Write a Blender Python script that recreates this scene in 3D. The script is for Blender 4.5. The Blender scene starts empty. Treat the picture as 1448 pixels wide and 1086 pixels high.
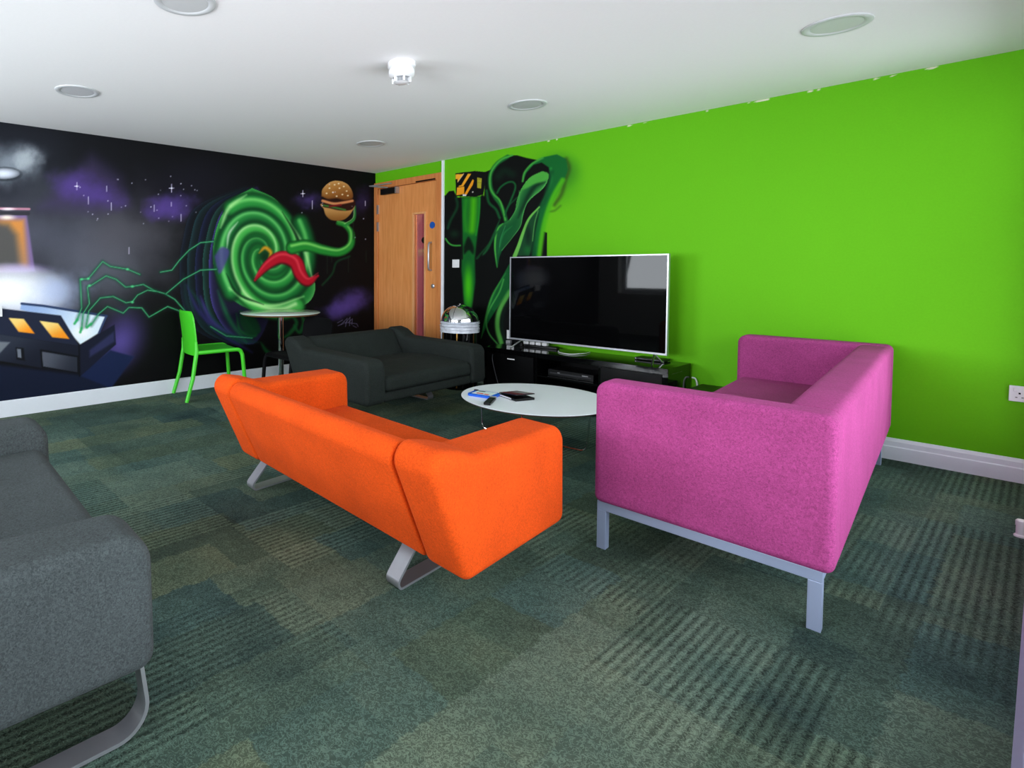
import bpy, bmesh, math, random
import numpy as np
from mathutils import Vector, Matrix

random.seed(7)
rng = np.random.default_rng(7)
C = bpy.context.scene.collection
PI = math.pi
H = 2.35          # ceiling height
XR = 5.30         # right wall face
YF = -6.20        # wall behind the camera

# ------------------------------------------------------------------ helpers
def lin(c):
    c = c / 255.0
    return c / 12.92 if c <= 0.04045 else ((c + 0.055) / 1.055) ** 2.4

def rgb(r, g, b):
    return (lin(r), lin(g), lin(b), 1.0)

def link(o, parent=None):
    C.objects.link(o)
    if parent is not None:
        o.parent = parent
    return o

def tag(o, label, cat=None, group=None, kind=None):
    o['label'] = label
    if cat: o['category'] = cat
    if group: o['group'] = group
    if kind: o['kind'] = kind
    return o

def empty(name, loc, rz=0.0, label=None, cat=None, group=None):
    o = bpy.data.objects.new(name, None)
    o.empty_display_size = 0.1
    o.location = loc
    o.rotation_euler = (0, 0, rz)
    C.objects.link(o)
    if label: tag(o, label, cat, group)
    return o

def obj(name, bm, mat, parent=None, smooth=True, angle=35):
    me = bpy.data.meshes.new(name)
    bmesh.ops.recalc_face_normals(bm, faces=bm.faces)
    bm.to_mesh(me); bm.free()
    me.materials.append(mat)
    if smooth:
        me.polygons.foreach_set('use_smooth', [True] * len(me.polygons))
        me.set_sharp_from_angle(angle=math.radians(angle))
    o = bpy.data.objects.new(name, me)
    return link(o, parent)

def bevel(o, w=0.004, seg=2, ang=40):
    m = o.modifiers.new('bevel', 'BEVEL')
    m.width = w; m.segments = seg; m.limit_method = 'ANGLE'; m.angle_limit = math.radians(ang)
    return o

def bx(bm, lo, hi, M=None):
    vs = []
    for z in (lo[2], hi[2]):
        for (x, y) in ((lo[0], lo[1]), (hi[0], lo[1]), (hi[0], hi[1]), (lo[0], hi[1])):
            p = Vector((x, y, z))
            vs.append(bm.verts.new(M @ p if M else p))
    for f in ((3, 2, 1, 0), (4, 5, 6, 7), (0, 1, 5, 4), (1, 2, 6, 5), (2, 3, 7, 6), (3, 0, 4, 7)):
        bm.faces.new([vs[i] for i in f])

def box(lo, hi, M=None):
    bm = bmesh.new(); bx(bm, lo, hi, M); return bm

def tube(bm, pts, r, n=10, cap=True):
    pts = [Vector(p) for p in pts]
    rs = r if isinstance(r, (list, tuple)) else [r] * len(pts)
    rings = []
    t0 = (pts[1] - pts[0]).normalized()
    up = Vector((0, 0, 1)) if abs(t0.z) < 0.9 else Vector((1, 0, 0))
    a = t0.cross(up).normalized()
    for i, p in enumerate(pts):
        if i == 0: t = pts[1] - pts[0]
        elif i == len(pts) - 1: t = pts[-1] - pts[-2]
        else: t = (pts[i + 1] - pts[i]).normalized() + (pts[i] - pts[i - 1]).normalized()
        t.normalize()
        a = (a - t * a.dot(t)).normalized()
        b = t.cross(a)
        rings.append([bm.verts.new(p + (a * math.cos(2 * PI * k / n) + b * math.sin(2 * PI * k / n)) * rs[i]) for k in range(n)])
    for i in range(len(rings) - 1):
        for k in range(n):
            bm.faces.new((rings[i][k], rings[i][(k + 1) % n], rings[i + 1][(k + 1) % n], rings[i + 1][k]))
    if cap:
        bm.faces.new(rings[0]); bm.faces.new(rings[-1][::-1])

def bar(bm, pts, w, th, side):
    """flat bar swept along pts: width w along 'side', thickness th across."""
    pts = [Vector(p) for p in pts]; side = Vector(side).normalized()
    rings = []
    for i, p in enumerate(pts):
        if i == 0: t = pts[1] - pts[0]
        elif i == len(pts) - 1: t = pts[-1] - pts[-2]
        else: t = (pts[i + 1] - pts[i]).normalized() + (pts[i] - pts[i - 1]).normalized()
        t.normalize()
        nrm = t.cross(side).normalized()
        k = 1.0
        if 0 < i < len(pts) - 1:
            d = (pts[i] - pts[i - 1]).normalized().dot((pts[i + 1] - pts[i]).normalized())
            k = 1.0 / max(0.5, math.sqrt(max(0, (1 + d) / 2)))
        rings.append([bm.verts.new(p + side * (w / 2 * sx) + nrm * (th / 2 * sn * k)) for sx, sn in ((-1, -1), (1, -1), (1, 1), (-1, 1))])
    for i in range(len(rings) - 1):
        for k in range(4):
            bm.faces.new((rings[i][k], rings[i][(k + 1) % 4], rings[i + 1][(k + 1) % 4], rings[i + 1][k]))
    bm.faces.new(rings[0]); bm.faces.new(rings[-1][::-1])

def lathe(bm, prof, n=48, c=(0, 0, 0), close=False):
    rings = []
    for (r, z) in prof:
        if r < 1e-6:
            rings.append([bm.verts.new((c[0], c[1], c[2] + z))])
        else:
            rings.append([bm.verts.new((c[0] + r * math.cos(2 * PI * k / n), c[1] + r * math.sin(2 * PI * k / n), c[2] + z)) for k in range(n)])
    for a, b in zip(rings, rings[1:]):
        for k in range(n):
            k2 = (k + 1) % n
            if len(a) == 1 and len(b) == 1: continue
            if len(a) == 1: bm.faces.new((a[0], b[k2], b[k]))
            elif len(b) == 1: bm.faces.new((a[k], a[k2], b[0]))
            else: bm.faces.new((a[k], a[k2], b[k2], b[k]))

def arc_poly(pts, seg=6):
    """closed polygon [(x, y, radius)] with rounded corners."""
    out = []
    n = len(pts)
    for i in range(n):
        p0 = np.array(pts[i - 1][:2], float); p1 = np.array(pts[i][:2], float); p2 = np.array(pts[(i + 1) % n][:2], float)
        r = pts[i][2]
        d0 = p0 - p1; d2 = p2 - p1
        l0 = np.linalg.norm(d0); l2 = np.linalg.norm(d2)
        d0 /= l0; d2 /= l2
        cosang = float(np.clip(d0 @ d2, -1, 1)); half = math.acos(cosang) / 2
        if r <= 0 or abs(half - PI / 2) < 0.01:
            out.append(tuple(p1)); continue
        t = min(r / math.tan(half), l0 * 0.49, l2 * 0.49)
        r = t * math.tan(half)
        bis = d0 + d2; bis /= np.linalg.norm(bis)
        c = p1 + bis * (r / math.sin(half))
        a0 = p1 + d0 * t - c; a2 = p1 + d2 * t - c
        an0 = math.atan2(a0[1], a0[0]); an2 = math.atan2(a2[1], a2[0])
        d = (an2 - an0 + PI) % (2 * PI) - PI
        for k in range(seg + 1):
            an = an0 + d * k / seg
            out.append((c[0] + r * math.cos(an), c[1] + r * math.sin(an)))
    return out

def pillow_prism(bm, prof, u0, u1, T, r=0.03, seg=5, sag=0.0):
    """closed profile (v, z) run from u0 to u1, with soft rounded ends of radius r. T(u, v, z) -> point"""
    P = np.array(prof, float)
    keep = [0]
    for i in range(1, len(P)):
        if np.linalg.norm(P[i] - P[keep[-1]]) > 1e-4: keep.append(i)
    P = P[keep]
    area = 0.5 * np.sum(P[:, 0] * np.roll(P[:, 1], -1) - np.roll(P[:, 0], -1) * P[:, 1])
    e = np.roll(P, -1, 0) - P; e /= np.linalg.norm(e, axis=1)[:, None]
    nrm = np.stack([e[:, 1], -e[:, 0]], 1) * (1 if area > 0 else -1)
    vn = nrm + np.roll(nrm, 1, 0); vn /= np.linalg.norm(vn, axis=1)[:, None]
    stations = []
    for k in range(seg + 1):
        th = PI / 2 * k / seg
        stations.append((u0 + r * (1 - math.cos(th)), r * (1 - math.sin(th))))
    mids = 6
    for k in range(1, mids):
        stations.append((u0 + r + (u1 - u0 - 2 * r) * k / mids, 0.0))
    for k in range(seg, -1, -1):
        th = PI / 2 * k / seg
        stations.append((u1 - r * (1 - math.cos(th)), r * (1 - math.sin(th))))
    rings = []
    for (u, ins) in stations:
        Q = P - vn * ins
        rings.append([bm.verts.new(T(u, q[0], q[1])) for q in Q])
    n = len(P)
    for a, b in zip(rings, rings[1:]):
        for k in range(n):
            bm.faces.new((a[k], a[(k + 1) % n], b[(k + 1) % n], b[k]))
    bm.faces.new(rings[0]); bm.faces.new(rings[-1][::-1])

def dup_tree(o, parent=None):
    c = o.copy(); C.objects.link(c); c.parent = parent
    for ch in list(o.children): dup_tree(ch, c)
    return c

# ------------------------------------------------------------------ materials
def new_mat(name):
    m = bpy.data.materials.new(name); m.use_nodes = True
    nt = m.node_tree
    return m, nt, nt.nodes['Principled BSDF']

def N(nt, typ, **kw):
    n = nt.nodes.new(typ)
    for k, v in kw.items(): setattr(n, k, v)
    return n

def plain(name, col, rough=0.5, metal=0.0, spec=0.5, noise=0.0, scale=40, bump=0.0, coat=0.0):
    m, nt, b = new_mat(name)
    b.inputs['Roughness'].default_value = rough
    b.inputs['Metallic'].default_value = metal
    b.inputs['Specular IOR Level'].default_value = spec
    b.inputs['Coat Weight'].default_value = coat
    tc = N(nt, 'ShaderNodeTexCoord')
    nz = N(nt, 'ShaderNodeTexNoise'); nz.inputs['Scale'].default_value = scale; nz.inputs['Detail'].default_value = 4
    nt.links.new(tc.outputs['Object'], nz.inputs['Vector'])
    mx = N(nt, 'ShaderNodeMix', data_type='RGBA')
    k = noise
    mx.inputs['A'].default_value = (col[0] * (1 - k), col[1] * (1 - k), col[2] * (1 - k), 1)
    mx.inputs['B'].default_value = (min(1, col[0] * (1 + k)), min(1, col[1] * (1 + k)), min(1, col[2] * (1 + k)), 1)
    nt.links.new(nz.outputs['Fac'], mx.inputs['Factor'])
    nt.links.new(mx.outputs['Result'], b.inputs['Base Color'])
    if bump:
        bp = N(nt, 'ShaderNodeBump'); bp.inputs['Strength'].default_value = bump; bp.inputs['Distance'].default_value = 0.002
        nt.links.new(nz.outputs['Fac'], bp.inputs['Height']); nt.links.new(bp.outputs['Normal'], b.inputs['Normal'])
    return m

def fabric(name, col, contrast=0.22, sheen=0.25):
    m, nt, b = new_mat(name)
    b.inputs['Roughness'].default_value = 0.9
    b.inputs['Specular IOR Level'].default_value = 0.15
    b.inputs['Sheen Weight'].default_value = sheen
    b.inputs['Sheen Roughness'].default_value = 0.5
    b.inputs['Sheen Tint'].default_value = (min(1, col[0] * 1.2 + .05), min(1, col[1] * 1.2 + .05), min(1, col[2] * 1.2 + .05), 1)
    tc = N(nt, 'ShaderNodeTexCoord')
    n1 = N(nt, 'ShaderNodeTexNoise'); n1.inputs['Scale'].default_value = 170; n1.inputs['Detail'].default_value = 3; n1.inputs['Distortion'].default_value = 1.2
    n2 = N(nt, 'ShaderNodeTexNoise'); n2.inputs['Scale'].default_value = 5; n2.inputs['Detail'].default_value = 3
    for n in (n1, n2): nt.links.new(tc.outputs['Object'], n.inputs['Vector'])
    rp = N(nt, 'ShaderNodeValToRGB')
    rp.color_ramp.elements[0].position = 0.33; rp.color_ramp.elements[1].position = 0.67
    k = contrast
    rp.color_ramp.elements[0].color = (col[0] * (1 - k), col[1] * (1 - k), col[2] * (1 - k), 1)
    rp.color_ramp.elements[1].color = (min(1, col[0] * (1 + k)), min(1, col[1] * (1 + k)), min(1, col[2] * (1 + k)), 1)
    nt.links.new(n1.outputs['Fac'], rp.inputs['Fac'])
    hs = N(nt, 'ShaderNodeMapRange'); hs.inputs['From Min'].default_value = 0.3; hs.inputs['From Max'].default_value = 0.7
    hs.inputs['To Min'].default_value = 0.9; hs.inputs['To Max'].default_value = 1.08
    nt.links.new(n2.outputs['Fac'], hs.inputs['Value'])
    hv = N(nt, 'ShaderNodeHueSaturation')
    nt.links.new(rp.outputs['Color'], hv.inputs['Color']); nt.links.new(hs.outputs['Result'], hv.inputs['Value'])
    nt.links.new(hv.outputs['Color'], b.inputs['Base Color'])
    bp = N(nt, 'ShaderNodeBump'); bp.inputs['Strength'].default_value = 0.35; bp.inputs['Distance'].default_value = 0.002
    nt.links.new(n1.outputs['Fac'], bp.inputs['Height'])
    b2 = N(nt, 'ShaderNodeBump'); b2.inputs['Strength'].default_value = 0.5; b2.inputs['Distance'].default_value = 0.02
    nt.links.new(n2.outputs['Fac'], b2.inputs['Height']); nt.links.new(b2.outputs['Normal'], bp.inputs['Normal'])
    nt.links.new(bp.outputs['Normal'], b.inputs['Normal'])
    return m

def painted(name, rough=0.45, spec=0.3, bump=0.06):
    """wall paint whose colours are painted on the wall mesh itself"""
    m, nt, b = new_mat(name)
    at = N(nt, 'ShaderNodeAttribute', attribute_name='paint')
    tc = N(nt, 'ShaderNodeTexCoord')
    nz = N(nt, 'ShaderNodeTexNoise'); nz.inputs['Scale'].default_value = 90; nz.inputs['Detail'].default_value = 3
    nt.links.new(tc.outputs['Object'], nz.inputs['Vector'])
    mr = N(nt, 'ShaderNodeMapRange'); mr.inputs['To Min'].default_value = 0.93; mr.inputs['To Max'].default_value = 1.07
    nt.links.new(nz.outputs['Fac'], mr.inputs['Value'])
    hv = N(nt, 'ShaderNodeHueSaturation')
    nt.links.new(at.outputs['Color'], hv.inputs['Color']); nt.links.new(mr.outputs['Result'], hv.inputs['Value'])
    nt.links.new(hv.outputs['Color'], b.inputs['Base Color'])
    b.inputs['Roughness'].default_value = rough
    b.inputs['Specular IOR Level'].default_value = spec
    bp = N(nt, 'ShaderNodeBump'); bp.inputs['Strength'].default_value = bump; bp.inputs['Distance'].default_value = 0.002
    nt.links.new(nz.outputs['Fac'], bp.inputs['Height']); nt.links.new(bp.outputs['Normal'], b.inputs['Normal'])
    return m

def wood(name, c0, c1):
    m, nt, b = new_mat(name)
    tc = N(nt, 'ShaderNodeTexCoord')
    mp = N(nt, 'ShaderNodeMapping'); mp.inputs['Scale'].default_value = (22, 22, 1.6)
    nz = N(nt, 'ShaderNodeTexNoise'); nz.inputs['Scale'].default_value = 2.2; nz.inputs['Detail'].default_value = 7; nz.inputs['Distortion'].default_value = 0.6
    rp = N(nt, 'ShaderNodeValToRGB')
    rp.color_ramp.elements[0].position = 0.3; rp.color_ramp.elements[0].color = c0
    rp.color_ramp.elements[1].position = 0.72; rp.color_ramp.elements[1].color = c1
    nt.links.new(tc.outputs['Object'], mp.inputs['Vector']); nt.links.new(mp.outputs['Vector'], nz.inputs['Vector'])
    nt.links.new(nz.outputs['Fac'], rp.inputs['Fac']); nt.links.new(rp.outputs['Color'], b.inputs['Base Color'])
    b.inputs['Roughness'].default_value = 0.4
    return m

def carpet():
    m, nt, b = new_mat('carpet_tiles')
    L = nt.links
    def math_(op, a, bb=None, c=None):
        n = N(nt, 'ShaderNodeMath', operation=op)
        for i, v in enumerate((a, bb, c)):
            if v is None: continue
            if isinstance(v, (int, float)): n.inputs[i].default_value = v
            else: L.new(v, n.inputs[i])
        return n.outputs[0]
    tc = N(nt, 'ShaderNodeTexCoord'); sp = N(nt, 'ShaderNodeSeparateXYZ')
    L.new(tc.outputs['Object'], sp.inputs[0])
    X, Y = sp.outputs['X'], sp.outputs['Y']
    wob = N(nt, 'ShaderNodeTexNoise'); wob.inputs['Scale'].default_value = 14; wob.inputs['Detail'].default_value = 8; wob.inputs['Roughness'].default_value = 0.75
    L.new(tc.outputs['Object'], wob.inputs['Vector'])
    wv = math_('MULTIPLY', math_('SUBTRACT', wob.outputs['Fac'], 0.5), 0.10)
    Xw = math_('ADD', X, wv); Yw = math_('ADD', Y, wv)
    def tiles(wx, wy, seed, xs, ys):
        cx = math_('FLOOR', math_('DIVIDE', math_('ADD', xs, 20.0 + seed), wx))
        wn = N(nt, 'ShaderNodeTexWhiteNoise', noise_dimensions='1D'); L.new(cx, wn.inputs['W'])
        cy = math_('FLOOR', math_('ADD', math_('DIVIDE', math_('ADD', ys, 20.0), wy), wn.outputs['Value']))
        cb = N(nt, 'ShaderNodeCombineXYZ'); L.new(cx, cb.inputs[0]); L.new(cy, cb.inputs[1]); cb.inputs[2].default_value = seed
        w2 = N(nt, 'ShaderNodeTexWhiteNoise', noise_dimensions='3D'); L.new(cb.outputs[0], w2.inputs['Vector'])
        return w2.outputs['Value'], w2.outputs['Color']
    v1, c1 = tiles(0.25, 0.50, 0.0, Xw, Yw)
    v2, c2 = tiles(0.50, 0.50, 3.1, X, Y)
    big = N(nt, 'ShaderNodeTexNoise'); big.inputs['Scale'].default_value = 2.6; big.inputs['Detail'].default_value = 5; big.inputs['Roughness'].default_value = 0.6
    L.new(tc.outputs['Object'], big.inputs['Vector'])
    tone = math_('ADD', math_('ADD', math_('MULTIPLY', v1, 0.24), math_('MULTIPLY', v2, 0.20)), math_('MULTIPLY', big.outputs['Fac'], 0.66))
    rp = N(nt, 'ShaderNodeValToRGB'); cr = rp.color_ramp
    cr.elements[0].position = 0.22; cr.elements[0].color = CARPET[0]
    cr.elements[1].position = 0.88; cr.elements[1].color = CARPET[2]
    e = cr.elements.new(0.5); e.color = CARPET[1]
    L.new(tone, rp.inputs['Fac'])
    # teal or olive drift from tile to tile
    hue = N(nt, 'ShaderNodeMix', data_type='RGBA')
    hue.inputs['A'].default_value = (0.86, 1.0, 1.08, 1); hue.inputs['B'].default_value = (1.08, 1.02, 0.84, 1)
    ssep = N(nt, 'ShaderNodeSeparateColor'); L.new(c1, ssep.inputs[0]); L.new(ssep.outputs[1], hue.inputs['Factor'])
    mul = N(nt, 'ShaderNodeMix', data_type='RGBA', blend_type='MULTIPLY'); mul.inputs['Factor'].default_value = 1
    L.new(rp.outputs['Color'], mul.inputs['A']); L.new(hue.outputs['Result'], mul.inputs['B'])
    # ribbed tiles: rows of loops along Y
    ns = N(nt, 'ShaderNodeTexNoise'); ns.inputs['Scale'].default_value = 62; ns.inputs['Detail'].default_value = 2; ns.inputs['Distortion'].default_value = 1.5
    L.new(tc.outputs['Object'], ns.inputs['Vector'])
    rib = math_('SINE', math_('ADD', math_('MULTIPLY', X, 2 * PI / 0.028), math_('MULTIPLY', ns.outputs['Fac'], 3.0)))
    ssep2 = N(nt, 'ShaderNodeSeparateColor'); L.new(c2, ssep2.inputs[0])
    isrib = N(nt, 'ShaderNodeMapRange'); isrib.inputs['From Min'].default_value = 0.42; isrib.inputs['From Max'].default_value = 0.56
    L.new(math_('ADD', math_('MULTIPLY', ssep2.outputs[2], 0.55), math_('MULTIPLY', big.outputs['Fac'], 0.45)), isrib.inputs['Value'])
    ribm = math_('MULTIPLY', rib, isrib.outputs['Result'])
    wm = N(nt, 'ShaderNodeMapRange', interpolation_type='SMOOTHSTEP'); wm.inputs['From Min'].default_value = 0.0; wm.inputs['From Max'].default_value = 0.085
    wm.inputs['To Min'].default_value = 0.62; wm.inputs['To Max'].default_value = -0.38
    L.new(math_('ABSOLUTE', math_('SUBTRACT', ns.outputs['Fac'], 0.5)), wm.inputs['Value'])
    loop = wm.outputs['Result']
    pat = math_('ADD', math_('MULTIPLY', ribm, 0.34), math_('MULTIPLY', loop, 0.78))
    val = math_('ADD', 1.0, pat)
    hv = N(nt, 'ShaderNodeHueSaturation'); L.new(mul.outputs['Result'], hv.inputs['Color']); L.new(math_('MAXIMUM', val, 0.25), hv.inputs['Value'])
    L.new(hv.outputs['Color'], b.inputs['Base Color'])
    b.inputs['Roughness'].default_value = 0.95; b.inputs['Specular IOR Level'].default_value = 0.1
    bp = N(nt, 'ShaderNodeBump'); bp.inputs['Strength'].default_value = 0.5; bp.inputs['Distance'].default_value = 0.004
    L.new(pat, bp.inputs['Height']); L.new(bp.outputs['Normal'], b.inputs['Normal'])
    return m

CARPET = [rgb(42, 58, 57), rgb(72, 90, 81), rgb(104, 116, 100)]
M = {}
M['carpet'] = carpet()
M['ceiling'] = plain('ceiling_paint', rgb(243, 242, 242), 0.85, noise=0.02, scale=60, bump=0.05)
M['white'] = plain('white_gloss_paint', rgb(232, 236, 244), 0.35, noise=0.02)
M['wallwhite'] = plain('white_wall_paint', rgb(220, 220, 216), 0.7, noise=0.02)
M['plastic_white'] = plain('white_plastic', rgb(226, 226, 228), 0.3)
M['plastic_grey'] = plain('grey_plastic', rgb(150, 152, 155), 0.4)
M['lens'] = plain('frosted_diffuser', rgb(206, 207, 208), 0.35, noise=0.02)
M['orange'] = fabric('orange_wool', rgb(204, 71, 12), 0.2, 0.1)
M['magenta'] = fabric('magenta_wool', rgb(158, 64, 122), 0.26, 0.12)
M['charcoal'] = fabric('charcoal_wool', rgb(33, 38, 36), 0.36, 0.04)
M['grey'] = fabric('grey_wool', rgb(62, 68, 69), 0.36, 0.15)
M['steel'] = plain('brushed_steel', rgb(182, 183, 190), 0.36, 0.8, noise=0.06, scale=25)
M['chrome'] = plain('chrome', rgb(225, 225, 228), 0.07, 1.0)
M['greysteel'] = plain('grey_painted_steel', rgb(150, 164, 192), 0.4, 0.2)
M['green_plastic'] = plain('green_plastic', rgb(70, 205, 40), 0.38, noise=0.03)
M['black_plastic'] = plain('black_plastic', rgb(13, 13, 15), 0.35, spec=0.3)
M['black_gloss'] = plain('black_gloss_glass', rgb(5, 5, 6), 0.06, spec=0.35)
M['black_satin'] = plain('black_satin_board', rgb(7, 7, 8), 0.35, spec=0.15)
M['screen'] = plain('screen_glass', rgb(5, 5, 6), 0.03, spec=0.16)
M['laminate'] = plain('white_laminate', rgb(244, 248, 255), 0.22, noise=0.01)
M['edge_wood'] = plain('plywood_edge', rgb(120, 84, 52), 0.5, noise=0.2)
M['glass_green'] = plain('pale_green_tabletop', rgb(190, 205, 196), 0.12)
M['oak'] = wood('beech_veneer', rgb(206, 128, 66), rgb(224, 150, 88))
M['oak_frame'] = wood('beech_frame', rgb(190, 112, 56), rgb(212, 136, 78))
M['oak_light'] = wood('beech_bead', rgb(214, 150, 96), rgb(232, 172, 118))
M['blue_sign'] = plain('blue_sign', rgb(20, 82, 170), 0.4)
M['blue_case'] = plain('blue_plastic_case', rgb(20, 96, 220), 0.25)
M['bag'] = plain('clear_bin_liner', rgb(196, 200, 210), 0.2, noise=0.3, scale=30, bump=0.8)
M['pane'] = None
M['matte_black'] = plain('matte_black_plastic', rgb(9, 9, 11), 0.7, spec=0.1)
M['ring'] = plain('satin_grey_ring', rgb(206, 208, 210), 0.4)
M['lilac'] = plain('lilac_grey_paint', rgb(128, 132, 156), 0.5, noise=0.05)
M['mauve'] = plain('mauve_corridor_wall', rgb(204, 146, 160), 0.7)
M['cable_w'] = plain('white_cable', rgb(225, 230, 225), 0.4)
M['cable_b'] = plain('dark_cable', rgb(38, 38, 42), 0.4)
M['brass'] = plain('brass', rgb(170, 130, 70), 0.3, 1.0)
M['paper'] = plain('pale_print', rgb(205, 222, 220), 0.5, noise=0.25, scale=60)
M['red_print'] = plain('red_print', rgb(205, 40, 34), 0.5)
M['grey_print'] = plain('grey_print', rgb(128, 126, 128), 0.4, noise=0.4, scale=60)
M['dark_print'] = plain('dark_red_print', rgb(96, 26, 40), 0.4, noise=0.4, scale=50)
M['outside'] = plain('pale_paving', rgb(170, 172, 170), 0.9, noise=0.1, scale=2)

def glass_mat():
    m = bpy.data.materials.new('window_glass'); m.use_nodes = True
    nt = m.node_tree
    nt.nodes.remove(nt.nodes['Principled BSDF'])
    t = N(nt, 'ShaderNodeBsdfTransparent'); g = N(nt, 'ShaderNodeBsdfGlossy'); g.inputs['Roughness'].default_value = 0.02
    fr = N(nt, 'ShaderNodeFresnel'); fr.inputs['IOR'].default_value = 1.45
    mx = N(nt, 'ShaderNodeMixShader')
    nt.links.new(fr.outputs[0], mx.inputs[0]); nt.links.new(t.outputs[0], mx.inputs[1]); nt.links.new(g.outputs[0], mx.inputs[2])
    nt.links.new(mx.outputs[0], nt.nodes['Material Output'].inputs['Surface'])
    return m
M['pane'] = glass_mat()

# ------------------------------------------------------------------ wall painting (colours sprayed on the wall mesh)
def homog(h, a, b):
    w = h[6] * a + h[7] * b + 1.0
    return (h[0] * a + h[1] * b + h[2]) / w, (h[3] * a + h[4] * b + h[5]) / w

def smooth(t):
    t = np.clip(t, 0, 1); return t * t * (3 - 2 * t)

def curve(pts, n=10):
    P = np.array(pts, float)
    P = np.vstack([2 * P[0] - P[1], P, 2 * P[-1] - P[-2]])
    out = []
    for i in range(1, len(P) - 2):
        for k in range(n):
            t = k / n
            out.append(0.5 * (2 * P[i] + (P[i + 1] - P[i - 1]) * t + (2 * P[i - 1] - 5 * P[i] + 4 * P[i + 1] - P[i + 2]) * t ** 2
                              + (3 * P[i] - P[i - 1] - 3 * P[i + 1] + P[i + 2]) * t ** 3))
    out.append(P[-2])
    return np.array(out)

def vnoise(x, y, seed):
    r = np.random.default_rng(seed).random((64, 64))
    i, j = np.floor(x).astype(int), np.floor(y).astype(int); fx, fy = smooth(x - i), smooth(y - j)
    g = lambda a, b: r[a % 64, b % 64]
    return (g(i, j) * (1 - fx) + g(i + 1, j) * fx) * (1 - fy) + (g(i, j + 1) * (1 - fx) + g(i + 1, j + 1) * fx) * fy
def fbm(x, y, seed=1):
    return sum(vnoise(x * 2 ** k, y * 2 ** k, seed + k) * .5 ** k for k in range(5)) / 1.94

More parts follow.
